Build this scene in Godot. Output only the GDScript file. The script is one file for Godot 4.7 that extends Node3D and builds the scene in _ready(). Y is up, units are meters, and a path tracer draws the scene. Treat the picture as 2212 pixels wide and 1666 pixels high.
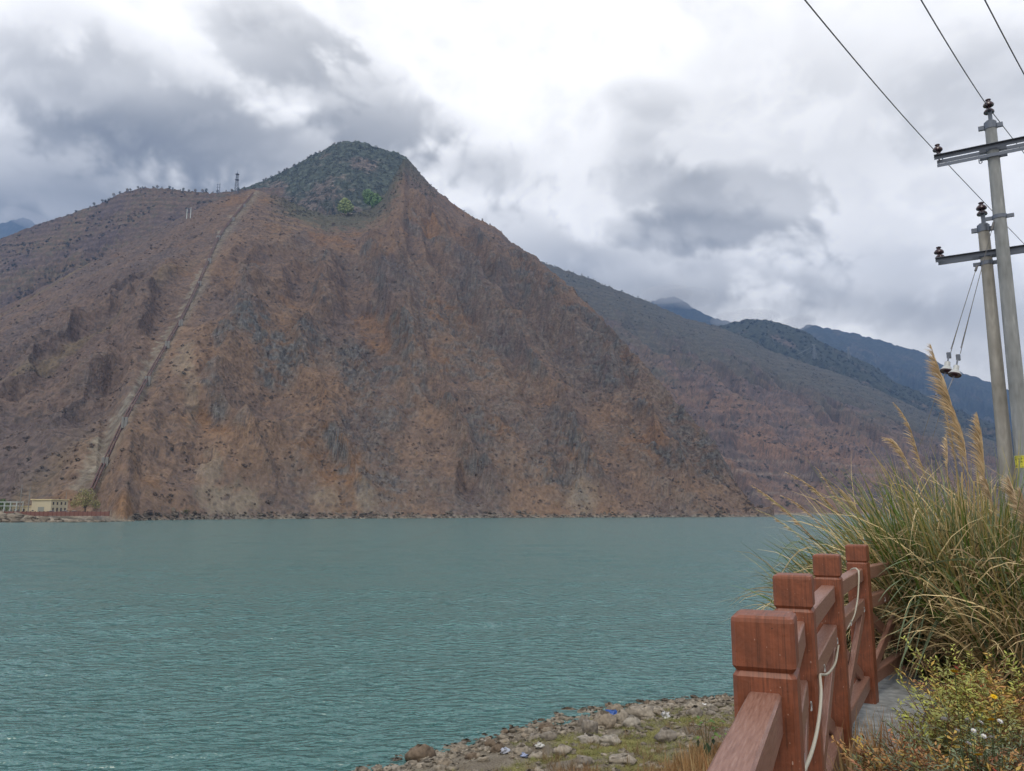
extends Node3D
# A reservoir under a dry mountain: lake, far slopes, railing, pampas grass and power poles.

const EYE := 5.5
const F := 1724.0
const PITCH := 0.15707963
var cp := cos(PITCH)
var sp := sin(PITCH)
var used := {}
var rng := RandomNumberGenerator.new()
var M := {}
var n_gully := FastNoiseLite.new()
var n_fine := FastNoiseLite.new()
var n_rock := FastNoiseLite.new()
var n_low := FastNoiseLite.new()
var n_grain := FastNoiseLite.new()
var n_cell := FastNoiseLite.new()

# ---------------------------------------------------------------- bearings and lengths taken off the photograph
func ray(x: float, y: float) -> Vector3:
	var b := (833.0 - y) / F
	return Vector3((x - 1106.0) / F, b * cp + sp, b * sp - cp)

func te(x: float, y: float) -> Vector2:
	var r := ray(x, y)
	return Vector2(r.x / -r.z, r.y / -r.z)

func seen(t: float, e: float) -> Vector2:
	var w := e * sp + cp
	return Vector2(1106.0 + F * t / w, 833.0 - F * (e * cp - sp) / w)

func at_depth(x: float, y: float, d: float) -> Vector3:
	var r := ray(x, y)
	return Vector3(0, EYE, 0) + r * (d / -r.z)

func on_level(x: float, y: float, level: float) -> Vector3:
	var r := ray(x, y)
	return Vector3(0, EYE, 0) + r * ((level - EYE) / r.y)

# ---------------------------------------------------------------- names, labels
func numbered(called: String, parent: Node) -> String:
	var key := str(parent.get_instance_id()) + called
	var n: int = used.get(key, -1) + 1
	used[key] = n
	return called if n == 0 else "%s_%03d" % [called, n]

func tag(o: Node, label: String, category: String, group := "", kind := "") -> Node:
	if label != "": o.set_meta("label", label)
	if category != "": o.set_meta("category", category)
	if group != "": o.set_meta("group", group)
	if kind != "": o.set_meta("kind", kind)
	return o

func thing(called: String, label: String, category: String, at := Vector3.ZERO, group := "") -> Node3D:
	var o := Node3D.new()
	o.name = numbered(called, self)
	o.position = at
	add_child(o)
	tag(o, label, category, group)
	return o

func part(called: String, mesh: Mesh, mat: Material, parent: Node) -> MeshInstance3D:
	var o := MeshInstance3D.new()
	o.name = numbered(called, parent)
	o.mesh = mesh
	o.material_override = mat
	parent.add_child(o)
	return o

func single(called: String, mesh: Mesh, mat: Material, label: String, category: String, at := Vector3.ZERO, group := "") -> MeshInstance3D:
	var o := part(called, mesh, mat, self)
	o.position = at
	tag(o, label, category, group)
	return o

func struct(called: String, mesh: Mesh, mat: Material) -> MeshInstance3D:
	var o := part(called, mesh, mat, self)
	o.set_meta("kind", "structure")
	return o

func copy_of(o: Node3D, called: String, at: Vector3, turn := 0.0, size := 1.0, label := "") -> Node3D:
	var c: Node3D = o.duplicate()
	c.name = numbered(called, self)
	add_child(c)
	c.position = at
	c.rotation.y = turn
	c.scale = Vector3.ONE * size
	if label != "": c.set_meta("label", label)
	return c

func scatter(called: String, mesh: Mesh, mat: Material, where: Array, tints: PackedColorArray, parent: Node = self) -> MultiMeshInstance3D:
	var mm := MultiMesh.new()
	mm.transform_format = MultiMesh.TRANSFORM_3D
	mm.use_colors = true
	mm.mesh = mesh
	mm.instance_count = where.size()
	for i in where.size():
		mm.set_instance_transform(i, where[i])
		mm.set_instance_color(i, tints[i])
	var o := MultiMeshInstance3D.new()
	o.name = numbered(called, parent)
	o.multimesh = mm
	o.material_override = mat
	parent.add_child(o)
	o.set_meta("kind", "stuff")
	return o

# ---------------------------------------------------------------- mesh building
class Mb:
	var v := PackedVector3Array()
	var n := PackedVector3Array()
	var c := PackedColorArray()
	var ix := PackedInt32Array()
	var smooth := true
	func vert(p: Vector3, nn: Vector3, col: Color) -> int:
		v.append(p)
		n.append(nn)
		c.append(col)
		return v.size() - 1
	func tri(a: int, b: int, d: int) -> void:
		# front faces run clockwise
		if (v[b] - v[a]).cross(v[d] - v[a]).dot(n[a] + n[b] + n[d]) > 0.0:
			ix.append(a); ix.append(d); ix.append(b)
		else:
			ix.append(a); ix.append(b); ix.append(d)
	func quad(a: int, b: int, d: int, e: int) -> void:
		tri(a, b, d)
		tri(a, d, e)
	func face(ps: Array, out: Vector3, col: Color) -> void:
		# a flat polygon of its own; «out» is any direction on the outer side
		var nn: Vector3 = (ps[1] - ps[0]).cross(ps[2] - ps[0]).normalized()
		if nn.dot(out) < 0.0: nn = -nn
		var k := []
		for p in ps: k.append(vert(p, nn, col))
		for i in range(1, ps.size() - 1): tri(k[0], k[i], k[i + 1])
	func box(x: Transform3D, size: Vector3, bevel := 0.0, col := Color.WHITE) -> void:
		var h := size * 0.5
		var b: float = min(bevel, min(h.x, min(h.y, h.z)) * 0.9)
		var ctr := x.origin
		for ax in 3:
			for s in [-1.0, 1.0]:
				var u := (ax + 1) % 3
				var w := (ax + 2) % 3
				var ps := []
				for q in [[-1, -1], [1, -1], [1, 1], [-1, 1]]:
					var p := Vector3.ZERO
					p[ax] = s * h[ax]
					p[u] = q[0] * (h[u] - b)
					p[w] = q[1] * (h[w] - b)
					ps.append(x * p)
				face(ps, ps[0] + ps[2] - ctr * 2.0, col)
		if b <= 0.0: return
		for ax in 3:
			var u := (ax + 1) % 3
			var w := (ax + 2) % 3
			for q in [[-1, -1], [1, -1], [1, 1], [-1, 1]]:
				var ps := []
				for r in [[-1, 0], [1, 0], [1, 1], [-1, 1]]:
					var p := Vector3.ZERO
					p[ax] = r[0] * (h[ax] - b)
					p[u] = q[0] * (h[u] - (b if r[1] == 0 else 0.0))
					p[w] = q[1] * (h[w] - (0.0 if r[1] == 0 else b))
					ps.append(x * p)
				face(ps, ps[0] + ps[2] - ctr * 2.0, col)
		for sx in [-1.0, 1.0]:
			for sy in [-1.0, 1.0]:
				for sz in [-1.0, 1.0]:
					var k := Vector3(sx * h.x, sy * h.y, sz * h.z)
					var ps := [x * (k - Vector3(0, sy, sz) * b), x * (k - Vector3(sx, 0, sz) * b), x * (k - Vector3(sx, sy, 0) * b)]
					face(ps, ps[0] - ctr, col)
	func bar(a: Vector3, b: Vector3, w: float, t: float, bevel := 0.0, col := Color.WHITE, up := Vector3.UP) -> void:
		# a straight bar from a to b, w across and t along «up»
		var z := (b - a).normalized()
		var s := up.cross(z)
		if s.length() < 0.01: s = Vector3.RIGHT.cross(z)
		s = s.normalized()
		box(Transform3D(Basis(s, z.cross(s), z), (a + b) * 0.5), Vector3(w, t, a.distance_to(b)), bevel, col)
	func tube(ps: Array, rs: Array, sides := 6, col := Color.WHITE, cap := true) -> void:
		var side := Vector3.ZERO
		var first := v.size()
		for i in ps.size():
			var d: Vector3 = (ps[min(i + 1, ps.size() - 1)] - ps[max(i - 1, 0)]).normalized()
			if i == 0:
				side = d.cross(Vector3.UP if absf(d.y) < 0.95 else Vector3.RIGHT).normalized()
			side = (side - d * side.dot(d)).normalized()
			var up := side.cross(d)
			for k in sides:
				var a := TAU * k / sides
				var o := side * cos(a) + up * sin(a)
				vert(ps[i] + o * rs[i], o, col)
		for i in ps.size() - 1:
			for k in sides:
				var a := first + i * sides + k
				var b := first + i * sides + (k + 1) % sides
				quad(a, b, b + sides, a + sides)
		if cap:
			for e in 2:
				var i: int = 0 if e == 0 else ps.size() - 1
				var d: Vector3 = (ps[0] - ps[1]).normalized() if e == 0 else (ps[i] - ps[i - 1]).normalized()
				var poly := []
				for k in sides: poly.append(v[first + i * sides + k])
				if rs[i] > 0.0005: face(poly, d, col)
	func lathe(at: Vector3, prof: Array, sides := 16, col := Color.WHITE, axis := Vector3.UP) -> void:
		# prof: [radius, height] pairs along the axis
		var s := axis.cross(Vector3.RIGHT if absf(axis.x) < 0.9 else Vector3.FORWARD).normalized()
		var u := axis.cross(s)
		for i in prof.size() - 1:
			var r0: float = prof[i][0]
			var r1: float = prof[i + 1][0]
			var h0: float = prof[i][1]
			var h1: float = prof[i + 1][1]
			var nr := h1 - h0
			var nh := r0 - r1
			var first := v.size()
			for k in sides:
				var a := TAU * k / sides
				var o := s * cos(a) + u * sin(a)
				var nn := (o * nr + axis * nh).normalized()
				if nr < 0.0 and absf(nr) > absf(nh) * 0.01: nn = -nn
				vert(at + o * r0 + axis * h0, nn, col)
				vert(at + o * r1 + axis * h1, nn, col)
			for k in sides:
				var a := first + k * 2
				var b := first + ((k + 1) % sides) * 2
				quad(a, b, b + 1, a + 1)
	func ribbon(ps: PackedVector3Array, w: float, side: Vector3, c0: Color, c1: Color, belly := 0.4) -> void:
		# a leaf blade: narrow at both ends, widest at «belly»
		var m := ps.size() - 1
		var a0 := -1
		var b0 := -1
		for i in m + 1:
			var f := float(i) / m
			var d: Vector3 = (ps[min(i + 1, m)] - ps[max(i - 1, 0)]).normalized()
			var s := (side - d * side.dot(d)).normalized()
			var nn := s.cross(d)
			if nn.y < 0.0: nn = -nn
			var ww := w * (0.55 + 0.45 * f / belly if f < belly else (1.0 - f) / (1.0 - belly) + 0.04)
			var col := c0.lerp(c1, f)
			var a := vert(ps[i] - s * ww * 0.5, nn, col)
			var b := vert(ps[i] + s * ww * 0.5, nn, col)
			if i > 0:
				quad(a0, b0, b, a)
			a0 = a
			b0 = b
	func leaf(p: Vector3, d: Vector3, nn: Vector3, l: float, w: float, col: Color) -> void:
		# a pointed leaf of four triangles with a folded midrib
		var s := d.cross(nn).normalized() * w * 0.5
		var sag := -nn * w * 0.18
		var a := vert(p, nn, col)
		var m := vert(p + d * l * 0.45 + sag, nn, col)
		var e := vert(p + d * l + sag * 1.5, nn, col)
		var q := vert(p + d * l * 0.42 + s, nn, col)
		var r := vert(p + d * l * 0.42 - s, nn, col)
		tri(a, m, q)
		tri(a, r, m)
		tri(m, e, q)
		tri(m, r, e)
	func mesh(flat := false) -> ArrayMesh:
		var arr := []
		arr.resize(Mesh.ARRAY_MAX)
		arr[Mesh.ARRAY_VERTEX] = v
		if not flat: arr[Mesh.ARRAY_NORMAL] = n
		arr[Mesh.ARRAY_COLOR] = c
		arr[Mesh.ARRAY_INDEX] = ix
		var me := ArrayMesh.new()
		me.add_surface_from_arrays(Mesh.PRIMITIVE_TRIANGLES, arr)
		return me

# an irregular clump or stone: a sphere of few faces pushed about by noise
func lump(seed_n: int, rings: int, sides: int, rough: float, flat_y := 1.0, freq := 1.3) -> ArrayMesh:
	var nz := FastNoiseLite.new()
	nz.seed = seed_n
	nz.frequency = 1.0
	nz.fractal_octaves = 3
	var m := Mb.new()
	for i in rings + 1:
		var a := PI * i / rings
		for k in sides:
			var b := TAU * (k + 0.5 * (i % 2)) / sides
			var d := Vector3(sin(a) * cos(b), cos(a), sin(a) * sin(b))
			var r := 1.0 + rough * nz.get_noise_3d(d.x * freq, d.y * freq, d.z * freq) * 1.6
			m.vert(Vector3(d.x, d.y * flat_y, d.z) * r, d, Color.WHITE)
	for i in rings:
		for k in sides:
			var a := i * sides + k
			var b := i * sides + (k + 1) % sides
			if i > 0: m.tri(a, b, b + sides)
			if i < rings - 1: m.tri(a, b + sides, a + sides)
			if i == 0: m.tri(a, b + sides, a + sides)
			if i == rings - 1: pass
	var pos := m.v
	var nn := PackedVector3Array()
	nn.resize(pos.size())
	for i in range(0, m.ix.size(), 3):
		var q := (pos[m.ix[i + 2]] - pos[m.ix[i]]).cross(pos[m.ix[i + 1]] - pos[m.ix[i]])
		for j in 3: nn[m.ix[i + j]] += q
	for i in nn.size(): nn[i] = nn[i].normalized() if nn[i].length() > 1e-9 else m.n[i]
	m.n = nn
	return m.mesh()

# a small shrub or far tree crown: loose faces through a lobed volume
func tuft(seed_n: int, faces: int, size: float, flat_y := 0.8) -> ArrayMesh:
	var r := RandomNumberGenerator.new()
	r.seed = seed_n
	var m := Mb.new()
	for i in faces:
		var d := Vector3(r.randfn(), r.randfn(), r.randfn()).normalized()
		var q := d * (0.45 + 0.55 * pow(r.randf(), 0.5))
		q.y *= flat_y
		var nn := (d + Vector3(r.randfn(), r.randfn() + 0.4, r.randfn()) * 0.5).normalized()
		var s := nn.cross(Vector3(r.randfn(), r.randfn(), r.randfn())).normalized() * size * r.randf_range(0.6, 1.2)
		var u := nn.cross(s) * r.randf_range(0.6, 1.1)
		var g := r.randf_range(0.75, 1.25)
		var col := Color(g, g, g)
		var a := m.vert(q - s, nn, col)
		var b := m.vert(q + u * 0.8, nn, col)
		var e := m.vert(q + s, nn, col)
		var f := m.vert(q - u * 0.8, nn, col)
		m.quad(a, b, e, f)
	return m.mesh()

# ---------------------------------------------------------------- materials
func mat(col: Color, rough := 0.8, vertex := false, spec := 0.5) -> StandardMaterial3D:
	var m := StandardMaterial3D.new()
	m.albedo_color = col.linear_to_srgb()
	m.roughness = rough
	m.metallic_specular = spec
	m.vertex_color_use_as_albedo = vertex
	return m

func leafy(rough := 0.6, through := 0.35) -> StandardMaterial3D:
	var m := mat(Color.WHITE, rough, true, 0.35)
	m.cull_mode = BaseMaterial3D.CULL_DISABLED
	if through > 0.0:
		m.backlight_enabled = true
		m.backlight = Color(through, through, through)
	return m

func noise_image(size_x: int, size_y: int, freq: float, seed_n: int, octaves := 5, kind := FastNoiseLite.TYPE_SIMPLEX_SMOOTH) -> Image:
	var nz := FastNoiseLite.new()
	nz.noise_type = kind
	nz.seed = seed_n
	nz.frequency = freq
	nz.fractal_octaves = octaves
	return nz.get_seamless_image(size_x, size_y, false, false, 0.15)

func ramp_texture(src: Image, stops: Array) -> ImageTexture:
	# grey noise to colours; stops: [value, colour] pairs, colours as seen (sRGB)
	var g := Gradient.new()
	var off := PackedFloat32Array()
	var col := PackedColorArray()
	for s in stops:
		off.append(s[0])
		col.append(s[1])
	g.offsets = off
	g.colors = col
	var im := Image.create(src.get_width(), src.get_height(), false, Image.FORMAT_RGB8)
	for y in src.get_height():
		for x in src.get_width():
			im.set_pixel(x, y, g.sample(src.get_pixel(x, y).r))
	return ImageTexture.create_from_image(im)

func bump_texture(src: Image, depth: float) -> ImageTexture:
	var im: Image = src.duplicate()
	im.convert(Image.FORMAT_RGBA8)
	im.bump_map_to_normal_map(depth)
	return ImageTexture.create_from_image(im)

func worn_paint(n: int) -> ImageTexture:
	# upright brush and grain streaks, grime in broad blots, chips and droppings
	var nz := FastNoiseLite.new()
	nz.seed = 11
	nz.frequency = 1.0
	nz.fractal_octaves = 4
	var im := Image.create(n, n, false, Image.FORMAT_RGB8)
	for y in n:
		for x in n:
			var a := TAU * x / n
			var b := TAU * y / n
			var s := nz.get_noise_3d(cos(a) * 9.0, sin(a) * 9.0, sin(b) * 0.35)
			var blot := nz.get_noise_3d(cos(a) * 0.9 + 4.0, sin(a) * 0.9 + cos(b) * 0.9, sin(b) * 0.9)
			var g := 1.0 + 0.16 * s + 0.20 * blot
			if s < -0.32: g -= 0.12
			im.set_pixel(x, y, Color(0.468 * g, 0.264 * g, 0.176 * g))
	var r := RandomNumberGenerator.new()
	r.seed = 9
	for i in 70:
		var cx := r.randi() % n
		var cy := r.randi() % n
		var rad := 1 + int(4.0 * pow(r.randf(), 3.0))
		var tall := 1.0 + 2.0 * r.randf()
		var c := Color8(176, 150, 136) if i % 3 else Color8(66, 40, 30)
		for dy in range(-rad * 3, rad * 3 + 1):
			for dx in range(-rad, rad + 1):
				if dx * dx + dy * dy / (tall * tall) <= rad * rad: im.set_pixel((cx + dx + n) % n, (cy + dy + n) % n, c)
	return ImageTexture.create_from_image(im)

func tussocks(n: int) -> Image:
	var cells := noise_image(n, n, 0.075, 71, 1, FastNoiseLite.TYPE_CELLULAR)
	var soft := noise_image(n, n, 0.05, 72, 4)
	var wide := noise_image(n, n, 0.012, 73, 3)
	var im := Image.create(n, n, false, Image.FORMAT_RGB8)
	for y in n:
		for x in n:
			var s := soft.get_pixel(x, y).r
			var w := wide.get_pixel(x, y).r
			var c := cells.get_pixel(x, y).r
			var g := 0.90 + 0.42 * (s - 0.5) + 0.18 * (w - 0.5)
			g -= 0.22 * smoothstep(0.55, 0.78, s + 0.35 * (0.5 - c) + 0.45 * (w - 0.5))
			g = clampf(g, 0.42, 1.0)
			im.set_pixel(x, y, Color(g, g * (0.985 + 0.02 * s), g * (0.97 + 0.04 * (1.0 - s))))
	return im

func triplanar(m: StandardMaterial3D, s: Vector3, in_world := false) -> StandardMaterial3D:
	m.uv1_triplanar = true
	m.uv1_world_triplanar = in_world
	m.uv1_scale = s
	return m

func materials() -> void:
	# weathered red-brown paint on wood, grain along y
	var grain := noise_image(256, 256, 0.02, 11)
	var paint := mat(Color.WHITE, 0.5)
	paint.albedo_texture = worn_paint(512)
	paint.normal_enabled = true
	paint.normal_texture = bump_texture(noise_image(512, 512, 0.03, 14), 2.5)
	paint.normal_scale = 0.35
	M.paint_upright = triplanar(paint, Vector3(2.3, 2.3, 2.3))
	var along: StandardMaterial3D = paint.duplicate()
	along.albedo_texture = ramp_texture(grain, [[0.0, Color8(104, 72, 61)], [0.2, Color8(124, 89, 76)], [0.45, Color8(134, 98, 85)], [0.7, Color8(141, 106, 93)], [1.0, Color8(156, 124, 112)]])
	along.roughness = 0.42
	along.normal_texture = bump_texture(grain, 3.0)
	M.paint_along = triplanar(along, Vector3(24, 24, 1.6))
	# concrete
	var blot := noise_image(256, 256, 0.012, 5)
	var con := mat(Color.WHITE, 0.9)
	con.albedo_texture = ramp_texture(blot, [[0.0, Color8(100, 103, 104)], [0.4, Color8(128, 132, 134)], [0.7, Color8(140, 144, 146)], [1.0, Color8(162, 165, 166)]])
	con.normal_enabled = true
	con.normal_texture = bump_texture(noise_image(256, 256, 0.06, 6), 2.0)
	con.normal_scale = 0.4
	M.concrete = triplanar(con, Vector3(2.2, 0.45, 2.2), true)
	var con2: StandardMaterial3D = con.duplicate()
	con2.albedo_texture = ramp_texture(blot, [[0.0, Color8(108, 106, 101)], [0.4, Color8(138, 136, 130)], [0.7, Color8(149, 147, 142)], [1.0, Color8(168, 166, 160)]])
	M.concrete_warm = con2
	var kerb: StandardMaterial3D = con.duplicate()
	kerb.uv1_scale = Vector3(2.5, 2.5, 2.5)
	M.concrete_slab = kerb
	M.far_concrete = mat(Color(0.21, 0.205, 0.195), 0.95)
	M.galvanised = mat(Color(0.13, 0.15, 0.19), 0.45)
	M.galvanised.metallic = 0.6
	M.porcelain = mat(Color(0.045, 0.025, 0.035), 0.22)
	M.porcelain_pale = mat(Color(0.42, 0.44, 0.45), 0.3)
	M.wire = mat(Color(0.09, 0.09, 0.095), 0.55)
	M.cable = mat(Color(0.42, 0.395, 0.32), 0.5)
	M.pipe = mat(Color(0.095, 0.048, 0.043), 0.7)
	M.cream = mat(Color(0.50, 0.44, 0.31), 0.9)
	M.cream_trim = mat(Color(0.66, 0.55, 0.32), 0.9)
	M.roof_red = mat(Color(0.10, 0.05, 0.045), 0.9)
	M.window_dark = mat(Color(0.07, 0.065, 0.07), 0.2)
	M.shutter = mat(Color(0.24, 0.25, 0.22), 0.6)
	M.brick_wall = mat(Color(0.19, 0.090, 0.070), 0.9)
	M.brick_dark = mat(Color(0.13, 0.05, 0.04), 0.9)
	M.steel_pale = mat(Color(0.42, 0.46, 0.45), 0.6)
	M.pylon_steel = mat(Color(0.22, 0.24, 0.25), 0.6)
	M.bark = mat(Color(0.07, 0.055, 0.045), 0.95)
	M.terrain = mat(Color.WHITE, 1.0, true, 0.12)
	# tussocks, stones and bare earth between them, finer than the mesh
	var tus := tussocks(768)
	M.terrain.albedo_texture = ImageTexture.create_from_image(tus)
	M.terrain.normal_enabled = true
	M.terrain.normal_texture = bump_texture(tus, 13.0)
	triplanar(M.terrain, Vector3(0.0042, 0.0042, 0.0042), true)
	M.terrain.uv1_triplanar_sharpness = 3.0
	M.stone = mat(Color.WHITE, 0.85, true, 0.3)
	var sg := noise_image(256, 256, 0.03, 21)
	M.stone.albedo_texture = ramp_texture(sg, [[0.0, Color8(140, 138, 134)], [0.5, Color8(210, 208, 204)], [1.0, Color8(255, 252, 246)]])
	M.stone.normal_enabled = true
	M.stone.normal_texture = bump_texture(sg, 2.0)
	M.stone.normal_scale = 0.35
	triplanar(M.stone, Vector3(1.1, 1.1, 1.1), true)
	M.leaf = leafy()
	M.blade = leafy(0.55, 0.3)
	M.scrub = leafy(0.9, 0.0)
	M.plume = leafy(0.9, 0.5)

func _ready() -> void:
	rng.seed = 77
	for q in [[n_gully, 3, 2], [n_fine, 7, 4], [n_rock, 12, 4], [n_low, 21, 3], [n_grain, 33, 3], [n_cell, 41, 1]]:
		q[0].seed = q[1]
		q[0].frequency = 1.0
		q[0].fractal_octaves = q[2]
		q[0].noise_type = FastNoiseLite.TYPE_SIMPLEX_SMOOTH
	n_gully.fractal_type = FastNoiseLite.FRACTAL_RIDGED
	n_rock.fractal_type = FastNoiseLite.FRACTAL_RIDGED
	n_cell.noise_type = FastNoiseLite.TYPE_CELLULAR
	n_cell.fractal_type = FastNoiseLite.FRACTAL_NONE
	# ------------------------------------------------ camera
	var cam := Camera3D.new()
	cam.name = "camera"
	cam.position = Vector3(0, EYE, 0)
	cam.rotation.x = PITCH
	cam.fov = rad_to_deg(2.0 * atan(833.0 / F))
	cam.near = 0.1
	cam.far = 16000.0
	add_child(cam)
	cam.current = true
	# ------------------------------------------------ sky, air, sun
	var env := Environment.new()
	env.background_mode = Environment.BG_SKY
	env.sky = Sky.new()
	var pano := PanoramaSkyMaterial.new()
	pano.panorama = sky_picture()
	env.sky.sky_material = pano
	env.tonemap_mode = Environment.TONE_MAPPER_LINEAR
	env.tonemap_exposure = 1.0
	env.sdfgi_enabled = true
	env.ssao_enabled = true
	env.ssil_enabled = true
	env.fog_enabled = true
	env.fog_density = 0.000082
	env.fog_light_color = Color(0.27, 0.48, 0.95).linear_to_srgb()
	env.volumetric_fog_enabled = true
	env.volumetric_fog_density = 0.0
	var we := WorldEnvironment.new()
	we.name = "air"
	we.environment = env
	add_child(we)
	var sun := DirectionalLight3D.new()
	sun.name = "sun"
	sun.light_energy = 0.5
	sun.light_angular_distance = 25.0
	sun.light_color = Color(1.0, 0.97, 0.92)
	sun.shadow_enabled = true
	sun.rotation = Vector3(deg_to_rad(-58), deg_to_rad(-20), 0)
	add_child(sun)
	# ------------------------------------------------ the place, large to small
	materials()
	build_mountains()
	build_water()
	build_bank()
	build_scrub()
	build_far_side()
	build_far_towers()
	build_fence()
	build_poles()
	build_pampas()
	build_shrubs()
	build_shore()

# ---------------------------------------------------------------- sky
var sky_low := FastNoiseLite.new()
var sky_fine := FastNoiseLite.new()
var sky_puff := FastNoiseLite.new()
# cloud masses: bearing and height on the photograph, half sizes, tilt, thickness, softness
var clouds := [
	[250, 230, 430, 120, 0.30, 0.50, 0.9], [560, 330, 420, 110, 0.10, 0.50, 0.8], [140, 390, 380, 130, 0.12, 0.45, 0.9], [60, 480, 380, 100, 0.0, 0.68, 0.9],
	[590, 75, 150, 62, 0.45, 0.42, 0.7], [760, 210, 190, 80, 0.5, 0.34, 0.9], [850, 260, 170, 60, 0.2, 0.24, 0.9], [420, 130, 300, 60, 0.3, 0.16, 1.0],
	[1450, 420, 130, 62, 0.2, 0.26, 0.6], [1590, 445, 150, 72, -0.1, 0.30, 0.5], [1530, 505, 200, 36, 0.03, 0.42, 0.8], [1370, 215, 100, 45, 0.2, 0.18, 0.9], [1385, 270, 75, 50, 0.0, 0.13, 0.9], [1400, 345, 90, 55, 0.2, 0.17, 0.9],
	[1030, 375, 130, 65, 0.1, 0.24, 0.8], [1240, 420, 200, 100, 0.0, 0.04, 1.0], [1400, 590, 300, 62, 0.05, 0.40, 0.8], [1480, 640, 240, 40, 0.1, 0.22, 0.8],
	[1900, 600, 300, 90, 0.1, 0.16, 1.0], [1800, 660, 320, 50, 0.12, 0.20, 0.9], [2120, 720, 300, 130, 0.25, 0.34, 1.0], [2180, 170, 260, 130, -0.3, 0.32, 1.0],
	[1700, 250, 420, 160, -0.3, 0.14, 1.0], [1950, 420, 330, 120, 0.2, 0.10, 1.0], [80, 60, 140, 90, 0.2, 0.10, 1.0], [1180, 560, 220, 60, 0.3, 0.26, 0.9],
]

func sky_light(d: Vector3) -> Color:
	var w1 := sky_low.get_noise_3d(d.x * 3.0, d.y * 3.6, d.z * 3.0)
	var w2 := sky_low.get_noise_3d(d.x * 3.0 + 9.0, d.y * 4.5, d.z * 3.0 + 4.0)
	var n := sky_fine.get_noise_3d(d.x * 9.0 + w1 * 0.7, d.y * 11.0 + w2 * 0.7, d.z * 9.0) * 0.75
	n -= sky_puff.get_noise_3d(d.x * 13.0 + w2 * 0.5, d.y * 15.0 - w1 * 0.5, d.z * 13.0) * 0.45 + 0.05
	var far := clampf(0.42 + 0.55 * w1 + 0.35 * n, 0.0, 1.3)
	var thick := far
	if d.z < -0.15:
		var p := seen(d.x / -d.z, d.y / -d.z)
		var inside := (1.0 - smoothstep(1450.0, 2300.0, absf(p.x - 1106.0))) * smoothstep(-1300.0, -300.0, p.y)
		if inside > 0.0:
			var q := p + Vector2(w1 * 70.0 + n * 35.0, w2 * 50.0 + n * 25.0)
			var sum := 0.09 + 0.16 * maxf(n, -0.5) + 0.08 * w2
			for k in clouds:
				var dx: float = q.x - k[0]
				var dy: float = q.y - k[1]
				if absf(dx) > k[2] * 1.7 + k[3]: continue
				var ca := cos(k[4])
				var sa := sin(k[4])
				var r := Vector2((dx * ca + dy * sa) / k[2], (-dx * sa + dy * ca) / k[3]).length() + n * 0.95
				sum += k[5] * (1.0 - smoothstep(1.0 - k[6] * 0.8, 1.25, r)) * (1.0 + 0.5 * n)
			thick = lerpf(far, maxf(sum, 0.0), inside)
	var l := 1.47 * exp(-1.40 * thick)
	var blue := clampf(thick * 0.9, 0.0, 1.0)
	return Color(l * 1.02, l * (1.0 + 0.005 * blue), l * (0.975 - 0.02 * blue))

func sky_dir(u: float, v: float) -> Vector3:
	var a := u * TAU
	var b := v * PI
	return Vector3(sin(a) * sin(b), cos(b), -cos(a) * sin(b))

func sky_patch(x0: int, x1: int, y0: int, y1: int, w: int, h: int) -> Image:
	var a := PackedFloat32Array()
	a.resize((x1 - x0) * (y1 - y0) * 3)
	var k := 0
	for y in range(y0, y1):
		for x in range(x0, x1):
			var c := sky_light(sky_dir((x + 0.5) / w, (y + 0.5) / h))
			a[k] = c.r
			a[k + 1] = c.g
			a[k + 2] = c.b
			k += 3
	return Image.create_from_data(x1 - x0, y1 - y0, false, Image.FORMAT_RGBF, a.to_byte_array())

func sky_picture() -> ImageTexture:
	sky_low.seed = 5
	sky_low.frequency = 1.0
	sky_low.fractal_octaves = 3
	sky_fine.seed = 8
	sky_fine.frequency = 1.0
	sky_fine.fractal_octaves = 6
	sky_fine.fractal_gain = 0.56
	sky_puff.seed = 19
	sky_puff.frequency = 1.0
	sky_puff.fractal_type = FastNoiseLite.FRACTAL_RIDGED
	sky_puff.fractal_octaves = 5
	sky_puff.fractal_gain = 0.5
	var im := sky_patch(0, 512, 0, 256, 512, 256)
	im.resize(4096, 2048, Image.INTERPOLATE_CUBIC)
	# finer where clouds are in view
	var l := sky_patch(4096 - 460, 4096, 500, 1024, 4096, 2048)
	var r := sky_patch(0, 460, 500, 1024, 4096, 2048)
	im.blit_rect(l, Rect2i(0, 0, 460, 524), Vector2i(4096 - 460, 500))
	im.blit_rect(r, Rect2i(0, 0, 460, 524), Vector2i(0, 500))
	return ImageTexture.create_from_image(im)

# ---------------------------------------------------------------- mountains
# Each range: its skyline (bearing and height), the depth of its crest and of its foot, and the height at the foot.
var ranges := {}
var pipe_line := [[198, 1065], [221, 1013], [232, 990], [264, 922], [273, 903], [314, 830], [321, 814], [358, 753], [364.5, 737], [389.5, 698], [430.5, 612], [451, 562], [471.5, 512], [503.5, 473], [546.7, 420]]

func add_range(called: String, sky: Array, crest: Array, foot: Array, foot_h: float, apex: Vector2, g_scale: float, g_amp: float, f_amp: float, nt: int, nd: int, x0: float, x1: float) -> void:
	var s := PackedVector2Array()
	for p in sky: s.append(te(p[0], p[1]))
	var cr := PackedVector2Array()
	for p in crest: cr.append(Vector2(te(p[0], 900).x, p[1]))
	var fo := PackedVector2Array()
	for p in foot: fo.append(Vector2(te(p[0], 1100).x, p[1]))
	ranges[called] = {"sky": s, "crest": cr, "foot": fo, "foot_h": foot_h, "apex": apex, "gs": g_scale, "ga": g_amp, "fa": f_amp, "nt": nt, "nd": nd, "t0": te(x0, 900).x, "t1": te(x1, 900).x}

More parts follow.
